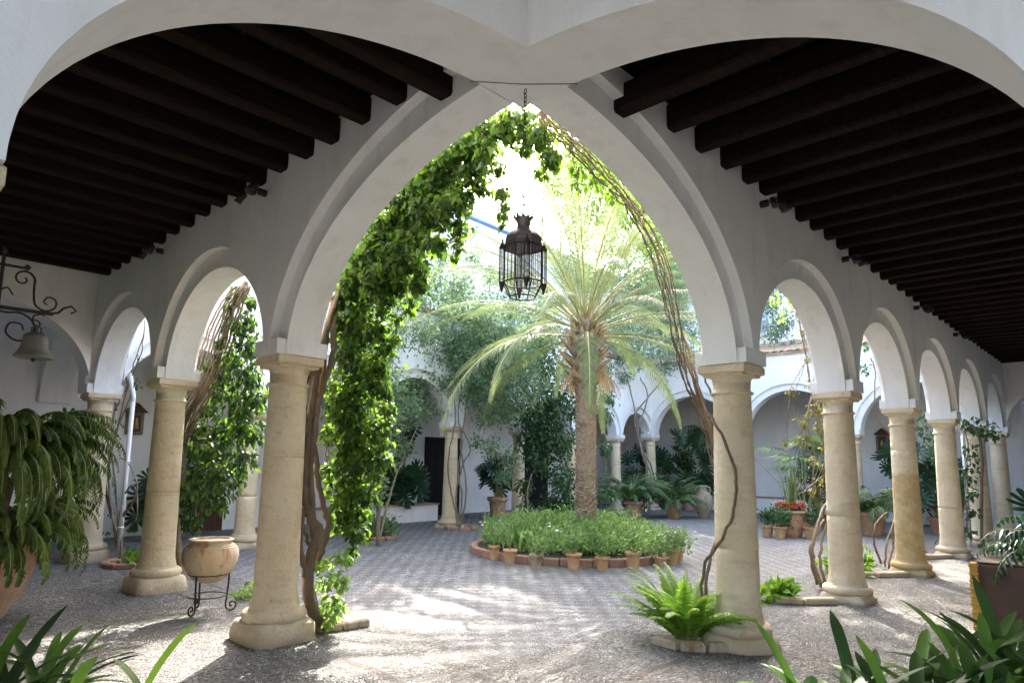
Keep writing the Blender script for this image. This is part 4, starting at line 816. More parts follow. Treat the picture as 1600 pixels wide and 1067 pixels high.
# ------------------------------------------------------------------ hanging lantern
def lantern():
    t = thing('hanging_lantern', 'wrought metal and glass lantern on a long chain under the crossing arches', 'lantern', (.06, .04, 2.66))
    ch = MB(); z = .555
    k = 0
    while z < 1.50:
        pts = []
        for i in range(11):
            a = 2 * PI * i / 10; x = .011 * math.cos(a); y = .019 * math.sin(a)
            pts.append((x, 0, z + y) if k % 2 else (0, x, z + y))
        ch.tube(pts, .0032, seg=5); z += .031; k += 1
    ch.build('chain', M['iron'], t)
    R0 = .136; zb, zt = .125, .365
    fr = MB(); ring = lambda r, z, n=8, a0=PI / 8: [(r * math.cos(2 * PI * i / n + a0), r * math.sin(2 * PI * i / n + a0), z) for i in range(n + 1)]
    for r, z in ((R0, zb), (R0, zt), (.088, .03)): fr.tube(ring(r, z), .0055, seg=5)
    up, lo, bt = ring(R0, zt), ring(R0, zb), ring(.088, .03)
    for i in range(8):
        fr.tube([lo[i], up[i]], .0038, seg=5); fr.tube([lo[i], bt[i]], .004, seg=5)
        for k in (1, 2):
            q = k / 3; a = Vector(lo[i]).lerp(Vector(lo[i + 1]), q); b_ = Vector(up[i]).lerp(Vector(up[i + 1]), q)
            fr.tube([a, b_], .0017, seg=4)
    fr.build('cage', M['iron'], t)
    gl = MB()
    for i in range(8):
        gl.add([lo[i], lo[i + 1], up[i + 1], up[i]], [(0, 1, 2, 3)]); gl.add([bt[i], bt[i + 1], lo[i + 1], lo[i]], [(0, 1, 2, 3)])
    gl.build('glass', M['lglass'], t)
    hd = MB(); hd.lathe([(.138, .365), (.125, .40), (.128, .41), (.120, .438), (.100, .462), (.085, .475), (.06, .488), (.055, .50)], 8, a0=PI / 8, smooth=False)
    hd.build('hood', M['tin'], t)
    cr = MB(); cr.lathe([(.045, .49), (.043, .53), (.05, .552), (.058, .57), (.056, .575), (.046, .555), (.01, .552)], 20)
    for i in range(10):
        a = 2 * PI * i / 10; cr.tube([(.056 * math.cos(a), .056 * math.sin(a), .568), (.064 * math.cos(a), .064 * math.sin(a), .59), (.058 * math.cos(a), .058 * math.sin(a), .602)], .009, .004, 5)
    cr.build('crown', M['tin'], t)
    for i in range(4):
        a = PI / 4 + i * PI / 2 + .12; cx, cy = .140 * math.cos(a), .140 * math.sin(a)
        tr = MB()
        tr.lathe([(.003, .055), (.008, .07), (.020, .115), (.022, .128), (.018, .13)], 6, (cx, cy, 0), smooth=False)
        tr.lathe([(.022, .355), (.023, .362), (.010, .39), (.004, .40), (.006, .408), (.002, .418)], 6, (cx, cy, 0), smooth=False)
        for k in range(6):
            b_ = PI * k / 3; tr.tube([(cx + .019 * math.cos(b_), cy + .019 * math.sin(b_), .13), (cx + .019 * math.cos(b_), cy + .019 * math.sin(b_), .358)], .0022, seg=4)
        tr.build('turret', M['iron'], t)
        m = MB(); m.lathe([(.018, .131), (.018, .356)], 6, (cx, cy, 0), smooth=False); m.build('turret_glass', M['lglass'], t)
mg, nt, out = nodes('lantern_glass')
gb = N(nt, 'ShaderNodeBsdfGlossy', i_Roughness=.08); tb = N(nt, 'ShaderNodeBsdfTransparent'); tb.inputs[0].default_value = (.93, .92, .94, 1)
ms = N(nt, 'ShaderNodeMixShader'); ms.inputs[0].default_value = .10
nt.links.new(tb.outputs[0], ms.inputs[1]); nt.links.new(gb.outputs[0], ms.inputs[2]); nt.links.new(ms.outputs[0], out.inputs[0]); M['lglass'] = mg
lantern()
m = MB(); m.tube([(-.256, .262, 4.17), (0, 0, 4.155), (.262, -.256, 4.17)], .004, seg=5)
tag(m.build('wire', M['twig']), 'thin wire strung across the arch crossing, above the lantern chain', 'wire')

# ------------------------------------------------------------------ bell on its iron bracket
def spiral(c, r0, turns, a0, plane='xz', n=34, dirn=1, r1=.015):
    pts = []
    for i in range(n):
        q = i / (n - 1); a = a0 + dirn * turns * 2 * PI * q; r = r0 + (r1 - r0) * q
        pts.append((c[0] + r * math.cos(a), c[1], c[2] + r * math.sin(a)))
    return pts
def bell():
    t = thing('bell_bracket', 'wrought iron scroll bracket fixed to the left gallery wall, carrying a bell', 'bracket', (-3.05, 4.28, 2.88))
    m = MB(); m.box((.68, 0, 0), (1.36, .022, .03)); m.tube([(1.34, 0, 0), (1.40, 0, .02), (1.44, 0, .07), (1.50, 0, .10), (1.54, 0, .06), (1.50, 0, .03)], .011, .008, 7)
    m.build('arm', M['iron'], t)
    m = MB(); m.box((.95, 0, .24), (.026, .022, .48)); m.box((1.0, 0, .38), (.24, .020, .02)); m.lathe([(.0, -.02), (.025, 0), (.025, .02), (0, .04)], 10, (1.13, 0, .38)); m.lathe([(.0, -.02), (.03, 0), (.025, .03), (0, .06)], 10, (.95, 0, .49)); m.build('cross_finial', M['iron'], t)
    m = MB()
    m.tube(smooth_path(spiral((1.11, 0, .28), .09, 1.2, R(-20), dirn=1), 2), .010, .007, 6)
    m.tube(smooth_path([(1.195, 0, .25), (1.20, 0, .16), (1.22, 0, .06), (1.30, 0, .02), (1.37, 0, .06), (1.37, 0, .13), (1.31, 0, .15), (1.28, 0, .10), (1.31, 0, .08)], 4), .010, .007, 6)
    m.tube(smooth_path([(.9, 0, -.01), (1.0, 0, -.04), (1.12, 0, -.03), (1.22, 0, -.10), (1.22, 0, -.22), (1.12, 0, -.28), (1.03, 0, -.22), (1.05, 0, -.13), (1.13, 0, -.13), (1.15, 0, -.18)], 4), .010, .007, 6)
    m.tube(smooth_path([(.9, 0, .02), (.93, 0, .12), (1.0, 0, .18), (1.05, 0, .12)], 4), .010, .007, 6)
    m.build('scrollwork', M['iron'], t)
    m = MB(); m.box((0.01, 0, .1), (.02, .1, .9)); m.build('wall_plate', M['iron'], t)
    b = thing('bell', 'old grey green bronze bell hanging from the iron scroll bracket', 'bell', (-1.80, 4.28, 2.46)); b.scale = (.74, .74, .74)
    m = MB(); m.lathe([(.205, 0), (.21, .012), (.195, .04), (.165, .08), (.145, .13), (.135, .19), (.128, .25), (.118, .285), (.09, .305), (.06, .315), (.0, .32)], 36)
    for z, r in ((.055, .186), (.10, .158), (.255, .130)): m.lathe([(r - .004, z - .006), (r + .004, z), (r - .004, z + .006)], 36)
    m.build('body', M['bronze'], b)
    m = MB(); m.tube([(0, -.045, .31), (0, -.05, .37), (0, 0, .40), (0, .05, .37), (0, .045, .31)], .013, seg=7); m.tube([(-.045, 0, .31), (-.05, 0, .37), (0, 0, .405), (.05, 0, .37), (.045, 0, .31)], .013, seg=7)
    m.build('crown_loops', M['bronze'], b)
    m = MB(); m.tube(smooth_path([(0, 0, .38), (.03, 0, .42), (0, 0, .46), (-.045, 0, .47), (-.04, 0, .52), (.03, 0, .545), (.07, 0, .53)], 4), .009, seg=6); m.build('hook', M['iron'], b)
    m = MB(); m.tube([(0, 0, .28), (0, 0, -.02)], .01, .012, 6); m.lathe([(0, -.05), (.024, -.03), (.024, -.01), (0, .01)], 10); m.build('clapper', M['iron'], b)
bell()

# ------------------------------------------------------------------ clay jar on stand
def jar():
    t = thing('jar_stand', 'black wrought iron stand with curled feet under the round clay jar', 'stand', (-.02, 4.42, 0))
    m = MB()
    for k in range(3):
        a = R(-28) + k * 2 * PI / 3; c, s = math.cos(a), math.sin(a)
        prof = [(.20, .40), (.20, .30), (.19, .16), (.185, .07), (.20, .025), (.235, .012), (.275, .03), (.285, .075), (.255, .10), (.225, .085), (.23, .055), (.25, .058)]
        m = MB(); m.tube(smooth_path([(r * c, r * s, z) for r, z in prof], 4), .0105, .008, 7); m.build('leg', M['iron'], t)
    m = MB(); m.tube([(.20 * math.cos(2 * PI * i / 28), .20 * math.sin(2 * PI * i / 28), .395) for i in range(29)], .010, seg=6)
    m.tube([(.19 * math.cos(2 * PI * i / 28), .19 * math.sin(2 * PI * i / 28), .17) for i in range(29)], .006, seg=6); m.build('hoop', M['iron'], t)
    j = thing('clay_jar', 'round bellied pale clay jar with vertical drip marks and a thick rim', 'jar', (-.02, 4.42, .30))
    m = MB(); m.lathe([(.0, .0), (.09, .008), (.17, .055), (.235, .13), (.272, .21), (.284, .28), (.278, .33), (.258, .37), (.225, .398), (.205, .408), (.204, .42), (.206, .432)], 44, jit=.0008)
    for z, r in ((.345, .272), (.365, .262), (.385, .244)): m.lathe([(r - .004, z - .006), (r + .003, z), (r - .004, z + .006)], 44)
    m.build('belly', M['clay'], j)
    m = MB(); m.lathe([(.204, .425), (.222, .432), (.228, .442), (.222, .452), (.19, .455), (.175, .445), (.175, .40), (.20, .33), (0, .30)], 44); m.build('rim', M['clay'], j)
jar()

# ------------------------------------------------------------------ spotlights
def spot(p, rz, label):
    t = thing('spotlight', label, 'spotlight', p, rz, 'black wall spotlights under the beams'); t.scale = (.8, .8, .8)
    m = MB(); m.tube([(0, .19, 0), (0, .10, 0)], .045, seg=12); m.tube([(0, .12, 0), (0, .02, .02)], .014, seg=8); m.tube([(-.10, 0, .01), (.14, 0, .05)], .012, seg=6); m.build('mount', M['black'], t)
    for x, dx, dz, r in ((-.14, -.05, -.02, .042), (.12, .02, .02, .062)):
        m = MB(); m.tube([(x, 0, dz), (x + dx * .3, -.02, dz - .04), (x + dx, -.06, dz - .10)], r * .75, r, 14)
        m.tube([(x + dx, -.06, dz - .10), (x + dx * 1.1, -.065, dz - .115)], r * 1.08, r * 1.08, 14); m.build('lamp_head', M['black'], t)
for i, x in enumerate((3.12, 5.5, 8.9, 11.8)):
    spot((x, -.45, 4.15), 0, ['black twin spotlight nearest the great arch on the right wall', 'black twin spotlight above the second small arch on the right', 'third black twin spotlight along the right wall', 'farthest black twin spotlight on the right, under the last beams'][i])
for i, y in enumerate((3.12, 5.86)):
    spot((-.45, y, 4.15), -PI / 2, ['black twin spotlight on the left wall beside the great arch', 'smaller looking black twin spotlight deeper in the left gallery'][i])

# ------------------------------------------------------------------ downpipes
def pipe(x, y, h, label, top):
    t = thing('downpipe', label, 'pipe', (x, y, 0))
    m = MB(); m.tube([(0, 0, 0), (0, 0, h)], .034, seg=14); m.build('pipe_run', M['white_paint'], t)
    m = MB(); m.tube(smooth_path([(0, 0, h), (0, 0, h + .08), (top[0] * .5, top[1] * .5, h + .25), (top[0], top[1], h + .45)], 4), .034, seg=14); m.build('elbow', M['white_paint'], t)
    for z in (.5, 1.5): m = MB(); m.tube([(0, 0, z), (0, 0, z + .03)], .042, seg=14); m.build('clamp', M['white_paint'], t)
pipe(.34, 9.0 - .42, 2.45, 'white downpipe beside the bare creeper at the end of the left arcade', (.0, .25))
pipe(14.35, .12, 2.35, 'white downpipe in front of the last columns on the right', (-.35, .2))

# ------------------------------------------------------------------ wall shrines and pictures
def shrine(p, rz, label, w_=.32, h=.46):
    t = thing('wall_shrine', label, 'shrine', p, rz)
    m = MB(); m.box((0, -.05, 0), (w_, .1, h), bev=.01); m.build('case', M['ceramic'], t)
    m = MB(); m.add([(-w_ * .62, 0, h * .5), (w_ * .62, 0, h * .5), (0, 0, h * .5 + .2), (-w_ * .62, -.22, h * .46), (w_ * .62, -.22, h * .46), (0, -.20, h * .5 + .17)], [(0, 3, 5, 2), (1, 2, 5, 4), (3, 4, 5), (0, 1, 4, 3)]); m.build('little_roof', M['wood'], t)
    m = MB(); m.box((0, -.115, .0), (w_ * .6, .03, h * .72), bev=.008); m.build('panel', M['wood'], t)
    m = MB(); m.lathe([(.0, -.12), (.05, -.12), (.045, -.02), (.03, .02), (.035, .07), (.0, .11)], 12, (0, -.14, 0)); m.build('figure', M['gold'], t)
shrine((1.44, yA(1.44) - .01, 2.26), AN_A, 'small roofed wall shrine on the white wall seen between the left columns')
shrine((20.92, 3.4, 2.40), -PI / 2, 'dark roofed wall shrine seen through the arch between two right hand columns', .36, .6)
shrine((20.92, 9.9, 2.5), -PI / 2, 'small roofed wall lantern box beside the hanging fern on the far wall', .34, .5)
for i, (x, z) in enumerate(((8.75, 1.9), (9.0, 1.25))):
    t = thing('picture', ['tall small framed picture on the wall left of the dark doorway', 'little square framed picture below the tall one by the doorway'][i], 'picture', (x, yA(x) - .01, z), AN_A)
    m = MB(); m.box((0, -.015, 0), (.22, .03, .42 if i == 0 else .24)); m.build('frame', M['wood'], t); m = MB(); m.box((0, -.035, 0), (.16, .01, .34 if i == 0 else .17)); m.build('image', M['ceramic'], t)

# ------------------------------------------------------------------ climbers
def plant(name, label, key, sp, leaf_mats, L, dens, loc=None, **kw):
    bl, st = BLOBS.get(key), STEMS.get(key)
    if loc is None:
        src = st[0][0][0] if st else bl[0][:3]; loc = (src[0], src[1], 0)
    t = thing(name, label, 'climbing plant' if 'shrub' not in name else 'shrub', loc)
    if bl:
        for k, lm in enumerate(leaf_mats): foliage('foliage', local(bl, loc), dens / len(leaf_mats), L, M[lm], t, **kw)
    tw = []
    if bl and len(bl) >= 12:
        lb = local(bl, loc)
        for b in lb:
            up = [c for c in lb if c[2] > b[2] + .04]
            if not up: continue
            c = min(up, key=lambda c: (c[0] - b[0]) ** 2 + (c[1] - b[1]) ** 2 + (c[2] - b[2]) ** 2 * .5)
            if (Vector(c[:3]) - Vector(b[:3])).length > 1.6: continue
            for k in range(2):
                j = lambda: random.uniform(-.5, .5) * b[3]
                p0, p1 = Vector(c[:3]), Vector((b[0] + j(), b[1] + j(), b[2] - b[3] * .8))
                tw.append(([p0, p0.lerp(p1, .35) + Vector((j(), j(), 0)) * .6, p0.lerp(p1, .7) + Vector((j(), j(), 0)) * .6, p1], .007, .003))
    if st and not tw and len(st) <= 8:
        for one in locs(st, loc): stems('stem', [one], M[sp], t, wob=.006)
    elif st or tw: stems('stem', (locs(st, loc) if st else []) + tw, M[sp], t, wob=.006)
    return t
cv = plant('climbing_vine', 'big bright green vine with thick twisted brown trunks climbing the left column and arch', 'corner_vine', 'bark', ['l_vine', 'l_vine_dark', 'l_vine', 'l_vine_light'], .057, 12000, aspect=.72, down=.8, jit=.5, shape='heart', sizejit=.55)
av = plant('climbing_vine', 'green vine with a mass of brown stems filling the small arch behind the clay jar', 'arch_vine', 'bark', ['l_vine_dark', 'l_vine', 'l_vine_dark'], .082, 5000, sizejit=.5, aspect=.55, down=.9, shape='lance')
plant('creeper', 'thin twining bare creeper following the right side of the great arch down to the column', 'right_vine', 'bark', ['l_vine'], .06, 6000, aspect=.6)
plant('creeper', 'yellowing creeper with bare stems on the second right hand column', 'yellow_vine', 'twig', ['l_yellow'], .05, 5200, aspect=.6)
plant('creeper', 'sprig of pale green leaves at the top of the first small arch on the right', 'light_bush', 'twig', ['l_light'], .06, 5000)
plant('creeper', 'bare curling stem on the third right hand column', 'column_climber', 'bark', [], .05, 0)
plant('creeper', 'small leaved creeper beside the fourth right hand column', 'pillar_climber', 'twig', ['l_ivy'], .07, 2600)
plant('creeper', 'dark creeper hanging around the white downpipe at the end of the right arcade', 'end_climber', 'bark', ['l_ivy'], .10, 1500)
plant('shrub_creeper', 'nearly bare creeper with pale stems beside the white downpipe on the left', 'shrub', 'twig', ['l_ivy'], .06, 3500)
plant('shrub', 'light green shoots growing at the foot of the vine trunk', 'corner_shoot', 'twig', ['l_light'], .055, 9000, aspect=.7)
GC = plant('climbing_shrub', 'grey green airy creeper covering the far left arcade', 'gallery_climber', 'twig', ['l_grey', 'l_blue', 'l_grey'], .09, 2900, aspect=.45, shape='lance', down=.2, jit=.7)
plant('climbing_shrub', 'dense dark green ivy left of and behind the palm trunk', 'dark_ivy', 'twig', ['l_ivy'], .09, 2600, aspect=.7)
plant('creeper', 'blue grey creeper sprawling over the far end arcade roof', 'far_right_climber', 'twig', ['l_blue'], .10, 1500, aspect=.5, jit=.8)
plant('tree_crown', 'pale sunlit tree foliage high above the far roofs', 'far_tree_top', 'twig', ['l_light'], .14, 800, aspect=.45, jit=.8)
plant('creeper', 'thin bare stems wrapped round the pale column before the dark doorway', 'far_vine', 'twig', [], .05, 0)
# trunks / twigs for the far crowns
def branching(parent, base, targets, r, mat='bark'):
    m = MB()
    for tg in targets:
        b = Vector(base); e = Vector(tg); mid = b.lerp(e, .5) + Vector((random.uniform(-.3, .3), random.uniform(-.3, .3), .3))
        m.tube(smooth_path([b, b.lerp(mid, .5) + Vector((0, 0, .2)), mid, e], 4), r, r * .25, 6, .1)
    m.build('trunk', M[mat], parent)
tt = [o for o in COL.objects if o.name.startswith('tree_crown')][0]
tb = local(BLOBS['far_tree_top'], tt.location)
branching(tt, (0, 0, 0), [b[:3] for b in tb[::2]], .10)
gb_ = local(BLOBS['gallery_climber'], GC.location)
branching(GC, (0, 0, 0), [b[:3] for b in gb_[:9:2]], .03, 'twig')

# unseen tree added beyond the far house to shade right side and foreground
bl_ = []
for i in range(34):
    x = random.uniform(18.5, 29); y = random.uniform(8.6, 14.5); bl_.append((x, y, 14.6 + random.uniform(-1.8, 1.8), random.uniform(1.1, 1.8)))
for i in range(15):
    bl_.append((random.uniform(13.2, 18.5), random.uniform(9.6, 13.4), 14.6 + random.uniform(-.8, .8), random.uniform(.7, 1.15)))
tr_ = thing('added_shade_tree', 'unseen broad tree added behind the far corner of the house for its shade', 'tree', (23.5, 12, 0))
foliage('crown', local(bl_, tr_.location), 75, .26, M['l_light'], tr_, aspect=.6, jit=.8)
branching(tr_, (0, 0, 8.5), [(b[0] - 23.5, b[1] - 12, b[2]) for b in bl_[::2]], .14)
m = MB(); m.tube([(0, 0, 0), (.1, 0, 4), (0, 0, 8.6)], .38, .26, 12, .05); m.build('bole', M['bark'], tr_)

# ------------------------------------------------------------------ date palm
def palm():
    t = thing('palm_tree', 'date palm with a scaly straight trunk and wide crown in the round bed', 'palm', (6.95, 4.74, 0))
    m = MB(); H = 3.35
    m.lathe([(.215, 0), (.185, .15), (.17, .6), (.165, 1.5), (.168, 2.3), (.18, 3.0), (.25, 3.45), (.24, 3.9), (.12, 4.4)], 28)
    m.build('trunk', M['palm_bark'], t)
    # leaf-base scales in spiral
    sc = MB(); n = 620
    for i in range(n):
        z = .05 + (H - .05) * i / n; a = i * 2.39996; r = .178 if z > 2.6 else .166
        if z < .3: r = .20
        wd = .060; hh = .075 * random.uniform(.8, 1.2); out_ = .022 + .028 * random.random()
        ca, sa = math.cos(a), math.sin(a)
        def P_(dr, dt, dz): return ((r + dr) * ca - dt * sa, (r + dr) * sa + dt * ca, z + dz)
        vs = [P_(-.01, -wd, 0), P_(-.01, wd, 0), P_(out_, wd * .55, hh), P_(out_, -wd * .55, hh), P_(-.015, -wd * .6, hh * 1.15), P_(-.015, wd * .6, hh * 1.15)]
        sc.add(vs, [(0, 1, 2, 3), (3, 2, 5, 4), (0, 3, 4), (1, 5, 2)])
    sc.build('leaf_scars', M['palm_bark'], t)
    # cut boots under the crown
    for i in range(64):
        a = i * 2.39996; q = i / 63; z = 3.05 + q * 1.15; r = .20 + .10 * math.sin(q * PI)
        el = R(25 + 45 * q); L = random.uniform(.22, .42); ca, sa = math.cos(a), math.sin(a)
        d = Vector((ca * math.cos(el), sa * math.cos(el), math.sin(el))); p = Vector((ca * r * .8, sa * r * .8, z))
        m = MB(); m.tube([p, p + d * L * .5, p + d * L], .055, .022, 5, .15)
        m.build('frond_stub', M['l_dryb'] if i % 3 else M['palm_bark'], t)
    nf = 58
    for i in range(nf):
        q = i / (nf - 1); a = i * 2.39996 + .5
        el = R(0 + 78 * q ** 1.0 + random.uniform(-6, 6)); L = random.uniform(3.1, 4.0) * (1 - .15 * (q > .85))
        z = 3.95 + .50 * q
        st = Strips(); ra = MB()
        frond(st, (.1 * math.cos(a), .1 * math.sin(a), z), a, el, L, R(random.uniform(55, 88)) * (1.02 - .35 * q), 110, .44, .017, ra, ang=R(48), bend=.5, hang=.12, start=.14, rr=.020, vee=.2, tipfrac=.3)
        f = st.build('frond', M['l_palm'], t)
        ra.build('rachis', M['l_palmstem'], f)
    st = Strips(); ra = MB()
    for i in range(9):
        a = random.uniform(0, 6.28)
        frond(st, (.18 * math.cos(a), .18 * math.sin(a), 3.35), a, R(-20), random.uniform(.5, .9), R(60), 16, .28, .02, ra, rr=.014, hang=.5)
    f = st.build('dry_fronds', M['l_dry'], t); ra.build('dry_rachis', M['l_dryb'], f)
M['l_dryb'] = mat_simple('dry_boot', (.42, .30, .17), (.27, .18, .10), 9, .85, .4, 60)
M['l_palmstem'] = mat_simple('palm_rachis', (.30, .30, .10), (.42, .36, .15), 3, .5, .1, 40)
palm()

# ------------------------------------------------------------------ round bed
BC = (6.82, 4.98)
t = thing('round_flower_bed', 'round brick edged flower bed at the foot of the palm', 'flower bed', (BC[0], BC[1], 0))
n = 44
kb = MB()
for i in range(n):
    a = 2 * PI * (i + .5) / n; L = 2 * PI * 1.78 / n
    kb.box((1.78 * math.cos(a), 1.78 * math.sin(a), .055 + random.uniform(-.006, .006)), (.12, L - .012, .13), a, bev=.012)
kb.build('brick_edging', M['brick'], t)
m = MB(); m.lathe([(1.74, .01), (1.72, .09), (1.2, .16), (0, .2)], 40); m.build('soil', M['soil'], t)
bl = []
for i in range(150):
    a = random.uniform(0, 2 * PI); r = 1.46 * math.sqrt(random.random()); rr = random.uniform(.13, .24)
    bl.append((r * math.cos(a), r * math.sin(a), .10 + rr * .85 + random.uniform(0, .14) + .16 * (1 - r / 1.7), rr))
u = tag(foliage('bedding_plants', [(b[0] + BC[0], b[1] + BC[1], b[2], b[3]) for b in bl], 2400, .085, M['l_bed'], None, down=-.5, jit=.5, aspect=.38, shape='lance'),
        'massed low green bedding plants filling the round bed', 'bedding plants', kind='stuff')
st = Strips()
for i in range(1500):
    a = random.uniform(0, 2 * PI); r = 1.6 * math.sqrt(random.random())
    p = (BC[0] + r * math.cos(a), BC[1] + r * math.sin(a), .15)
    d = Vector((random.gauss(0, .35), random.gauss(0, .35), 1))
    st.strap(p, d, (random.gauss(0, 1), random.gauss(0, 1), .1), random.uniform(.34, .56), .034, random.uniform(.3, 1.1), 4)
tag(st.build('strap_leaves', M['l_bed']), 'light green strappy leaves rising among the bedding plants', 'bedding plants', kind='stuff')

FM = {}
def flowers(par, pts, mat, r=.022, name='flower'):
    key = (mat.name, r)
    if key not in FM:
        m = MB()
        for k in range(5):
            a = 2 * PI * k / 5; c = lambda q, b, z: (q * math.cos(b), q * math.sin(b), z)
            m.add([(0, 0, 0), c(r * .95, a - .45, r * .35), c(r * 1.5, a, r * .5), c(r * .95, a + .45, r * .35)], [(0, 1, 2, 3)])
        m.lathe([(r * .25, 0), (r * .2, r * .3), (0, r * .4)], 6)
        FM[key] = m.build(name, mat, par); o = FM[key]; first = True
    else: first = False
    for p in pts:
        if first: first = False
        else: o = FM[key].copy(); COL.objects.link(o); o.parent = par
        o.location = p; o.rotation_euler = (random.uniform(-.6, .6), random.uniform(-.6, .6), random.uniform(0, 6))
def pot_mesh(r, h):
    m = MB(); m.lathe([(r * .62, 0), (r * .68, h * .2), (r * .84, h * .78), (r * .86, h * .8), (r * 1.0, h * .81), (r * 1.02, h * .98), (r * .98, h), (r * .88, h), (r * .84, h * .88), (0, h * .86)], 26)
    return m
def potted(loc, label, r=.115, h=.21, pr=.16, dens=3600, L=.06, mat='l_bed', fl=None, pot='clay_pot', group='terracotta pots round the flower bed', up=.12, aspect=.45, shape='lance'):
    t = thing('flower_pot', label, 'flower pot', loc, random.uniform(0, 6), group)
    pot_mesh(r, h).build('pot', M[pot], t)
    bl = [(random.gauss(0, pr * .45), random.gauss(0, pr * .45), h + up + random.uniform(-.05, .12), pr * random.uniform(.5, .8)) for _ in range(7)]
    foliage('foliage', bl, dens, L, M[mat], t, down=-.3, jit=.6, aspect=aspect, shape=shape)
    m = MB()
    for b in bl: m.tube([(0, 0, h * .8), (b[0] * .5, b[1] * .5, h + up * .5), b[:3]], .005, .003, 4)
    m.build('stem', M['twig'], t)
    if fl:
        flowers(t, [(random.gauss(0, pr * .7), random.gauss(0, pr * .7), h + up + random.uniform(.08, .28)) for _ in range(fl[1])], M[fl[0]])
    return t
pots = [(4.96, 5.12, 'darker clay pot with pink and white flowers at the left end of the flower bed', ('f_pink', 12), .10, .24),
 (4.82, 4.62, 'clay pot with thin wilting leaves, second from the left before the bed', None, .115, .24),
 (4.86, 4.10, 'grey bleached pot with a bushy plant leaning left, third from the left', None, .115, .22),
 (5.22, 3.66, 'ochre pot with white edged leaves in front of the bed, left of centre', ('f_white', 4), .125, .25),
 (5.55, 3.36, 'small pot nearly covered by its fresh green plant, front centre of the bed', None, .115, .20),
 (6.03, 3.12, 'ochre pot with a loose yellow green plant, right of the bed centre', ('f_white', 3), .13, .26),
 (6.60, 2.97, 'low reddish pot sitting on the brick edging at the right', ('f_white', 6), .13, .15),
 (6.95, 2.97, 'wide ochre pot near the right end of the bed with trailing flower stems', ('f_pink', 14), .125, .24),
 (7.22, 3.02, 'brown pot at the right end of the bed, half behind the ochre one', ('f_pink', 5), .11, .20)]
for x, y, l, fl, r, h in pots:
    potted((x, y, 0), l, r, h, fl=fl, pr=.21 if 'wilting' not in l else .10, dens=2600 if 'wilting' not in l else 900, pot='clay' if 'grey' in l else 'clay_pot', up=.12)
for i in range(9):
    a = R(-30) + i * R(15)
    potted((BC[0] + 1.9 * math.cos(a), BC[1] + 1.9 * math.sin(a), 0), 'clay pot of green bedding behind the palm bed, mostly hidden', .11, .2, pr=.14, dens=1400)
for i, (x, y, l) in enumerate(((12.57, 3.74, 'leftmost small flower pot beside the big terracotta planter'), (12.45, 3.40, 'small flower pot standing in front of the big terracotta planter'), (13.0, 2.95, 'small flower pot at the right of the big terracotta planter'))):
    potted((x, y, 0), l, .15, .26, .22, 2200, .08, 'l_ivy', group='small pots round the big planter', up=.2)

for i in range(60):
    a = random.uniform(0, 2 * PI); r = random.uniform(.9, 1.75)
fb = thing('bedding_flowers', 'scattered small pale flowers over the round bed', 'flowers', (BC[0], BC[1], 0))
flowers(fb, [(r * math.cos(a), r * math.sin(a), random.uniform(.5, .66) - .12 * r / 1.7) for a, r in [(random.uniform(0, 6.28), 1.65 * math.sqrt(random.random())) for _ in range(70)]], M['f_white'], .02)
# big decorated terracotta planter
def planter():
    t = thing('big_planter', 'large banded terracotta planter filled with red and orange flowers before the far arcade', 'planter', (13.1, 3.42, 0))
    m = MB(); m.lathe([(.24, 0), (.25, .05), (.27, .07), (.26, .10), (.30, .20), (.31, .22), (.305, .25), (.34, .42), (.345, .52), (.39, .54), (.40, .59), (.38, .60), (.34, .60), (.33, .52), (0, .50)], 36); m.build('pot', M['terracotta'], t)
    for k, mm in enumerate(('f_red', 'f_orange')):
        flowers(t, [(.33 * math.sqrt(random.random()) * math.cos(a), .33 * math.sqrt(random.random()) * math.sin(a), .64 + random.uniform(0, .12)) for a in np.linspace(0, 12.5, 46)], M[mm], .05)
    foliage('foliage', [(.2 * math.cos(a), .2 * math.sin(a), .6, .14) for a in range(6)], 3000, .08, M['l_ivy'], t)
    st = Strips()
    for i in range(26):
        d = Vector((random.gauss(.0, .2), random.gauss(0, .2), 1)); st.strap((random.gauss(0, .06), random.gauss(0, .06), .6), d, (random.gauss(0, 1), random.gauss(0, 1), 0), random.uniform(.7, 1.35), .045, random.uniform(0, .3), 5)
    st.build('sword_leaves', M['l_snake'], t)
planter()
def fan_palm(loc, label, R_=.6, n=9, h=1.6, pot_r=.24):
    t = thing('fan_palm', label, 'palm', loc)
    st = Strips(); m = MB()
    for i in range(n):
        a = i * 2.4 + 1; el = R(random.uniform(30, 80)); L = h * random.uniform(.5, 1)
        c = Vector((math.cos(a) * math.cos(el) * L, math.sin(a) * math.cos(el) * L, .3 + math.sin(el) * L))
        m.tube(smooth_path([(0, 0, .25), (c.x * .4, c.y * .4, c.z * .55), c], 4), .012, .008, 5)
        d0 = Vector((math.cos(a), math.sin(a), .25)).normalized(); sd = Vector((-math.sin(a), math.cos(a), 0)); nn = d0.cross(sd)
        for k in range(26):
            b = R(-125 + 250 * k / 25); T = d0 * math.cos(b) + sd * math.sin(b)
            st.strap(c, T, nn if nn.z > 0 else -nn, R_ * random.uniform(.85, 1.05) * (.8 + .2 * math.cos(b)), .05, .55, 4, prof=lambda x: .25 + 1.5 * x if x < .45 else max(.02, .93 * (1 - (x - .45) / .55)), tint=random.random() * .5 + (.3 if i % 2 else 0))
    st.build('fan_leaves', M['l_fan'], t); m.build('leaf_stalk', M['l_palmstem'], t)
    m = pot_mesh(pot_r, .34); m.build('pot', M['terracotta'], t)
    return t
fan_palm((15.2, 3.85, 0), 'fan palm with round spiky leaves behind the big flower planter', .75, 10, 2.3)

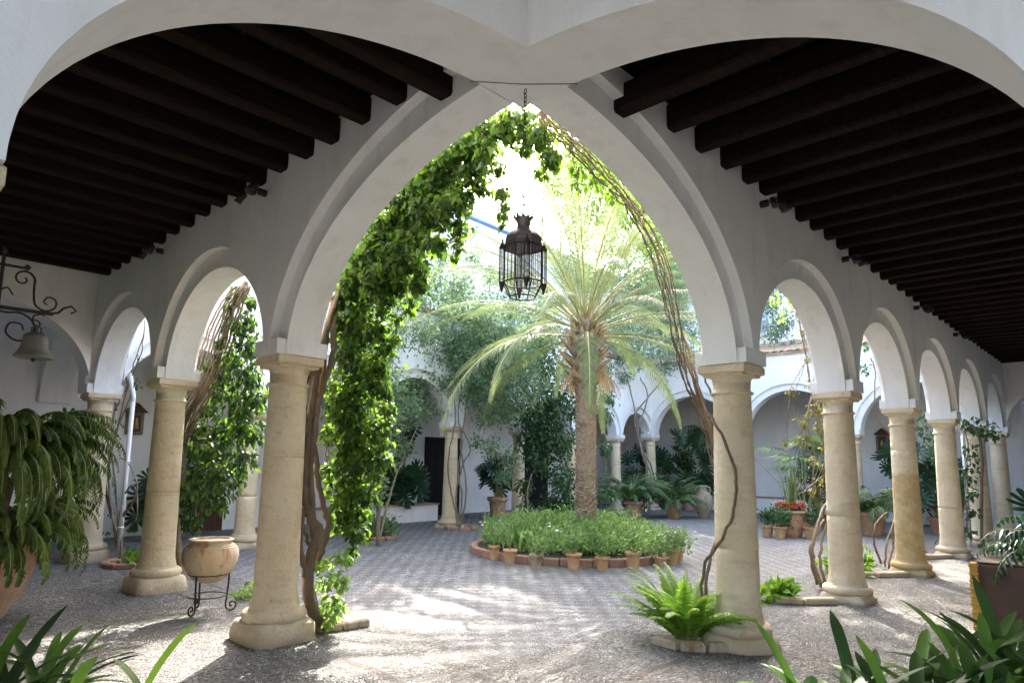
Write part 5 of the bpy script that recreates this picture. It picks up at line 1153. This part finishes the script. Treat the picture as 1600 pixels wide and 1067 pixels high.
# ------------------------------------------------------------------ ferns
def fern(name, label, loc, n, L, el0, el1, droop, ll, lw, nl, mat, base_r=.08, z=0, cat='fern', ang=R(70), hang=.3, arc=None, rr=.006, nseg=2, bend=.5):
    t = thing(name, label, cat, loc); st = Strips(); ra = MB()
    for i in range(n):
        a = (i * 2.39996) if arc is None else arc[0] + (arc[1] - arc[0]) * random.random()
        q = random.random()
        frond(st, (base_r * math.cos(a), base_r * math.sin(a), z), a, el0 + (el1 - el0) * q, L * random.uniform(.75, 1.1), droop * random.uniform(.8, 1.2), nl, ll * random.uniform(.85, 1.1), lw, ra, ang=ang, hang=hang, start=.08, rr=rr, nseg=nseg, bend=bend, vee=.08)
    st.build('fronds', M[mat], t); ra.build('stalks', M['l_palmstem'], t)
    return t
fern('sword_fern', 'bright green sunlit sword fern growing at the foot of the right hand column', (2.78, .42, 0), 50, .74, R(50), R(88), R(60), .12, .024, 36, 'l_fern', hang=.05)
# big fern in the left terracotta jar
bf = fern('potted_fern', 'huge dark drooping fern spilling over a tall terracotta jar at the left edge', (-1.86, 5.60, .0), 220, 1.22, R(15), R(89), R(150), .15, .032, 34, 'l_darkfern', base_r=.30, z=1.52, ang=R(62), hang=.4, rr=.006, nseg=3, bend=.9)
st = Strips(); ra = MB()
for i in range(110):
    a = i * 2.39996; frond(st, (.36 * math.cos(a), .36 * math.sin(a), .78), a, R(random.uniform(20, 75)), random.uniform(.75, 1.0), R(150), 26, .15, .034, ra, ang=R(62), hang=.4, start=.08, rr=.006, nseg=3, bend=.9, vee=.08)
st.build('lower_fronds', M['l_darkfern'], bf); ra.build('lower_stalks', M['l_palmstem'], bf)
m = MB(); m.lathe([(.30, .7), (.22, .95), (.25, 1.3), (.12, 1.48), (0, 1.5)], 14, jit=.02); m.build('rootstock', M['bark'], bf)
m = MB(); m.lathe([(.30, 0), (.33, .06), (.43, .22), (.50, .40), (.525, .55), (.52, .66), (.49, .74), (.52, .77), (.52, .81), (.46, .82), (.44, .7), (0, .68)], 48, jit=.001); m.build('jar', M['terracotta'], bf)
def strap_plant(label, loc, n, L, w_, z=.0, mat=None, spread=.18, el=(20, 80), arc=None, name='strap_leaf_plant'):
    t = thing(name, label, 'plant', loc); s1, s2 = Strips(), Strips()
    for i in range(n):
        st = s1 if mat or random.random() < .68 else s2
        a = i * 2.39996 if arc is None else random.uniform(*arc); e = R(random.uniform(*el)); r = spread * math.sqrt(random.random()); b = random.uniform(0, 6.28)
        d = Vector((math.cos(a) * math.cos(e), math.sin(a) * math.cos(e), math.sin(e)))
        st.strap((r * math.cos(b), r * math.sin(b), z), d, (0, 0, 1), L * random.uniform(.65, 1.1), w_ * random.uniform(.85, 1.15), random.uniform(.5, 1.5), 10, prof=lambda x: min(1, .55 + x * 1.6) * (1 - max(0, (x - .72) / .28) ** 2.2), fold=.12)
    s1.build('leaves', M[mat or 'l_strap'], t)
    if s2.n: s2.build('young_leaves', M['l_strap2'], t)
    return t
SP = ((-1.99, -.93 + .0, 0),)
strap_plant('clump of broad dark strap leaves in the lower left corner', (LEFT_C[0], LEFT_C[1], 0), 70, .54, .042, LEFT_C[2] - .05, el=(5, 80), spread=.22)
strap_plant('lone light green leaf tips beside the lower left strap leaf clump', (TIP_C[0], TIP_C[1], 0), 3, .30, .045, TIP_C[2], el=(60, 85), mat='l_fern')
strap_plant('big sprawling clump of glossy strap leaves in the lower right corner', (RIGHT_C[0], RIGHT_C[1], 0), 92, .50, .052, RIGHT_C[2], spread=.36, el=(5, 85))
strap_plant('second clump of strap leaves at the right edge below the split leaved plant', (RIGHT_D[0], RIGHT_D[1], 0), 64, .56, .050, RIGHT_D[2], spread=.28, el=(20, 85))
# troughs that carry those clumps
def trough(label, loc, rz, d=(1.1, .5, .30)):
    t = thing('planting_trough', label, 'planter', loc, rz); m = MB(); m.box((0, 0, d[2] / 2), d, bev=.02); m.build('box', M['terracotta'], t)
    m = MB(); m.box((0, 0, d[2] + .004), (d[0] - .1, d[1] - .1, .02)); m.build('soil', M['soil'], t)

# monstera clusters
def monsteras(label, loc, n, sx, sz, size, depth=.25, az=None, mat='l_monstera', z0=.2, pot=None, stems_=True, name='monstera', bottom=True):
    t = thing(name, label, 'plant', loc); st = Strips(); m = MB()
    for i in range(n):
        p = Vector((random.uniform(-depth, depth), 0, 0)); ax = az if az is not None else PI * 1.25
        sd = Vector((-math.sin(ax), math.cos(ax), 0)); fw = Vector((math.cos(ax), math.sin(ax), 0))
        p = sd * random.uniform(-sx, sx) + fw * random.uniform(-depth, depth) + Vector((0, 0, z0 + random.uniform(0, sz)))
        monstera(st, p, ax + random.gauss(0, .5), R(random.uniform(15, 60)), size * random.uniform(.7, 1.15))
        m.tube(smooth_path([(0, 0, z0 * .3), (p.x * .4, p.y * .4, p.z * .7), p], 4), .010, .006, 5)
    st.build('leaves', M[mat], t, smooth=False)
    if stems_: m.build('stalks', M['l_palmstem'], t)
    if pot: pot_mesh(*pot).build('pot', M['terracotta'], t)
    return t
W_ = PI * 1.25
def wall_plants():
    monsteras('dark glossy monstera in a pot on the bench left of the doorway', (7.75, 11.6, .45), 34, .65, 1.0, .42, .25, z0=.1, pot=(.22, .3))
    monsteras('monstera climbing high on the white wall left of the doorway', (7.3, 11.8, .45), 16, .9, .7, .40, .15, z0=1.5)
    monsteras('column of monstera leaves up the wall beside the small pictures', (8.25, 11.9, .45), 8, .15, 1.1, .40, .1, z0=1.3)
    monsteras('broad leaved potted plant right of the stem wrapped column', (10.9, 10.9, 0), 30, .5, .9, .40, .25, z0=.8, pot=(.3, .6))
    monsteras('monstera against the far wall behind the twined column', (18.9, 10.7, 0), 34, 1.0, 1.7, .55, .3, z0=.5, pot=(.3, .4))
    monsteras('monstera standing tall right of the twined column', (19.3, 9.4, 0), 26, .7, 1.9, .50, .25, z0=.9, pot=(.3, .4))
    monsteras('round dark leaved plant on the wall behind the fan palm', (16.2, 3.9, 0), 50, .7, 1.1, .36, .3, z0=.8, pot=(.3, .4))
    monsteras('monstera under the wall shrine, seen between the ochre stained and fourth columns', (18.9, 2.35, 0), 34, .5, 1.8, .48, .3, z0=.5, pot=(.35, .4))
    monsteras('dark monstera between the fourth and fifth right hand columns', (17.1, 1.2, 0), 24, .6, 1.6, .5, .3, z0=.6, pot=(.3, .4))
    monsteras('dark monstera by the wall between the two left columns', (1.75, 10.9, 0), 26, .55, 1.0, .42, .25, z0=.4, pot=(.26, .35))
    monsteras('leggy monstera climbing the wall below the left shrine', (2.15, 11.6, 0), 9, .12, 1.3, .26, .1, z0=.9)
    monsteras('monstera behind the big drooping fern', (-.75, 7.6, 0), 5, .4, .5, .30, .25, z0=1.6)
wall_plants()
fern('potted_fern', 'large feathery fern in front of the far gallery, right of the palm trunk', (14.4, 8.6, 0), 46, 1.5, R(30), R(85), R(100), .26, .030, 26, 'l_ivy', z=.5, rr=.01)
fern('potted_fern', 'spreading fern at the foot of the twined column, next to the amphora', (15.6, 7.9, 0), 40, 1.3, R(30), R(85), R(100), .24, .030, 24, 'l_ivy', z=.4, rr=.01)
fern('potted_fern', 'dark bushy fern beyond the second right hand column', (15.2, 2.25, 0), 40, 1.15, R(30), R(88), R(90), .24, .03, 22, 'l_ivy', z=.5, rr=.01)
fern('hanging_fern', 'trailing dark fern hanging on the far wall right of the little shrine', (20.5, 9.2, 0), 34, 1.5, R(-10), R(40), R(120), .16, .03, 24, 'l_ivy', z=2.9, hang=.7)
fern('hanging_fern', 'trailing fern hanging on the far wall behind the fan palm', (20.5, 5.2, 0), 30, 1.2, R(-10), R(40), R(120), .16, .03, 22, 'l_ivy', z=2.4, hang=.7)
for (x, y, z, l, r, h) in ((14.4, 8.6, 0, 'green glazed pot under the large feathery fern', .3, .5), (15.6, 7.9, 0, 'clay pot under the spreading fern by the amphora', .3, .42), (15.2, 2.25, 0, 'terracotta tub under the dark bushy fern', .36, .55)):
    t = thing('fern_tub', l, 'pot', (x, y, 0)); pot_mesh(r, h).build('pot', M['terracotta'], t); m = MB(); m.lathe([(r * .85, 0), (0, .03)], 20, (0, 0, h * .9)); m.build('soil', M['soil'], t)
# amphora
t = thing('amphora', 'pale two handled clay amphora standing before the far wall', 'amphora', (16.3, 7.3, 0))
m = MB(); m.lathe([(.12, 0), (.16, .05), (.27, .30), (.30, .48), (.27, .66), (.16, .80), (.10, .86), (.095, .93), (.14, .97), (.13, .99), (.08, .98), (.07, .9), (0, .88)], 32); m.build('body', M['clay'], t)
for s in (-1, 1):
    m = MB(); m.tube(smooth_path([(.10 * s * .7071, -.10 * s * .7071, .93), (.2 * s * .7071, -.2 * s * .7071, .93), (.23 * s * .7071, -.23 * s * .7071, .82), (.20 * s * .7071, -.2 * s * .7071, .74)], 4), .022, .02, 8); m.build('handle', M['clay'], t)
# small plants at column feet
def tuft(label, loc, r, dens, L, mat, n=6, **kw):
    t = thing('small_plant', label, 'plant', loc)
    bl = [(random.gauss(0, r * .6), random.gauss(0, r * .6), r * random.uniform(.35, .8), r * random.uniform(.45, .7)) for _ in range(n)]
    foliage('foliage', bl, dens, L, M[mat], t, down=-.3, **kw)
    m = MB()
    for b in bl: m.tube([(b[0] * .4, b[1] * .4, 0), b[:3]], .006, .003, 4)
    m.build('stem', M['twig'], t); return t
tuft('flat rosette of green leaves at the foot of the second right hand column', (5.42, .55, 0), .20, 3600, .11, 'l_fern', aspect=.55, flat=.5)
tuft('leafy green clump left of the ochre stained column', (8.35, .62, 0), .26, 2600, .10, 'l_fern', aspect=.5)
tuft('low green clump by the fourth right hand column', (11.3, .6, 0), .24, 2600, .10, 'l_ivy', aspect=.5)
tuft('small fresh green plant between the bare creeper and the clay jar', (.48, 7.9, 0), .18, 3000, .08, 'l_fern', aspect=.6)
tuft('scrap of greenery on the paving behind the clay jar', (.55, 4.75, 0), .11, 2600, .06, 'l_fern', aspect=.6)
tuft('bushy stems in the brick ringed planting hole left of the far bench', (5.2, 8.75, 0), .32, 1900, .09, 'l_grey', n=9, aspect=.4)
for (x, y, lb) in ((5.2, 8.75, 'broken brick ring round the bushy stems at the far left'), (.42, 8.15, 'stone edging round the bare creeper by the left downpipe'), (7.95, 9.2, 'brick rim at the foot of the stem wrapped column')):
    t = thing('edging_stones', lb, 'edging', (x, y, 0)); m = MB()
    for k in range(9):
        a = 2 * PI * k / 9; m.box((.36 * math.cos(a), .36 * math.sin(a), .035), (.10, .235, .08), a, bev=.015)
    m.build('stones', M['brick'], t)
# planting hole edging at the near columns
def edge_strip(pts, label, mat='stone'):
    t = thing('edging_stones', label, 'edging', (pts[0][0], pts[0][1], 0)); m = MB()
    for a, b in zip(pts[:-1], pts[1:]):
        d = Vector((b[0] - a[0], b[1] - a[1])); L = d.length
        m.box(((a[0] + b[0]) / 2 - pts[0][0], (a[1] + b[1]) / 2 - pts[0][1], .035), (L - .01, .11, .09), math.atan2(d.y, d.x), bev=.02)
    m.build('stones', M[mat], t)
edge_strip([(.36, 2.95), (.62, 2.85), (.90, 2.83)], 'curved stone edging at the foot of the thick vine trunk', 'clay')
edge_strip([(2.70, -.02), (2.55, .10), (2.42, .28), (2.45, .55)], 'pinkish stone edging round the sunlit sword fern', 'clay')
edge_strip([(5.62, .02), (5.3, .28), (5.15, .55)], 'stone edging left of the second right hand column')
edge_strip([(8.65, -.02), (8.2, .28), (8.0, .5)], 'stone edging left of the ochre stained column')
edge_strip([(11.7, -.02), (11.2, .28), (10.9, .5)], 'stone edging left of the fourth right hand column')

# box / planter stand at the right edge
t = thing('planter_box', 'brown wooden planter box with a gilded carved edge at the right', 'planter box', (5.75, -1.83, 0))
m = MB(); m.box((0, 0, .33), (.80, .80, .66), bev=.01); m.build('box', M['brown_panel'], t)
m = MB(); m.box((-.42, .395, .34), (.045, .07, .68), bev=.01)
for k in range(9): m.box((-.42, .395, .04 + k * .075), (.06, .085, .03), bev=.01)
m.build('gilded_edge', M['gold'], t)
m = MB(); m.box((0, 0, .675), (.74, .74, .02)); m.build('soil', M['soil'], t)
monsteras('big split leaved plant standing in the brown box at the right edge', (6.15, -2.35, .66), 34, .65, 1.15, .44, .3, z0=.05)
fern('lobed_plant', 'drooping lobed foliage spilling over the right edge box', (6.0, -2.1, .66), 30, .9, R(20), R(85), R(120), .20, .045, 12, 'l_monstera', z=.05, hang=.5, nseg=3)
for c, l in ((LEFT_C, 'tall terracotta pot under the lower left strap leaves'), (RIGHT_C, 'tall terracotta pot under the lower right strap leaves'), (RIGHT_D, 'tall terracotta pot under the right edge strap leaves')):
    t = thing('tall_pot', l, 'pot', (c[0], c[1], 0)); pot_mesh(.24, c[2]).build('pot', M['terracotta'], t)
    m = MB(); m.lathe([(.20, 0), (0, .02)], 20, (0, 0, c[2] * .9)); m.build('soil', M['soil'], t)
print('verts', sum(len(o.data.vertices) for o in COL.objects if o.type == 'MESH'))
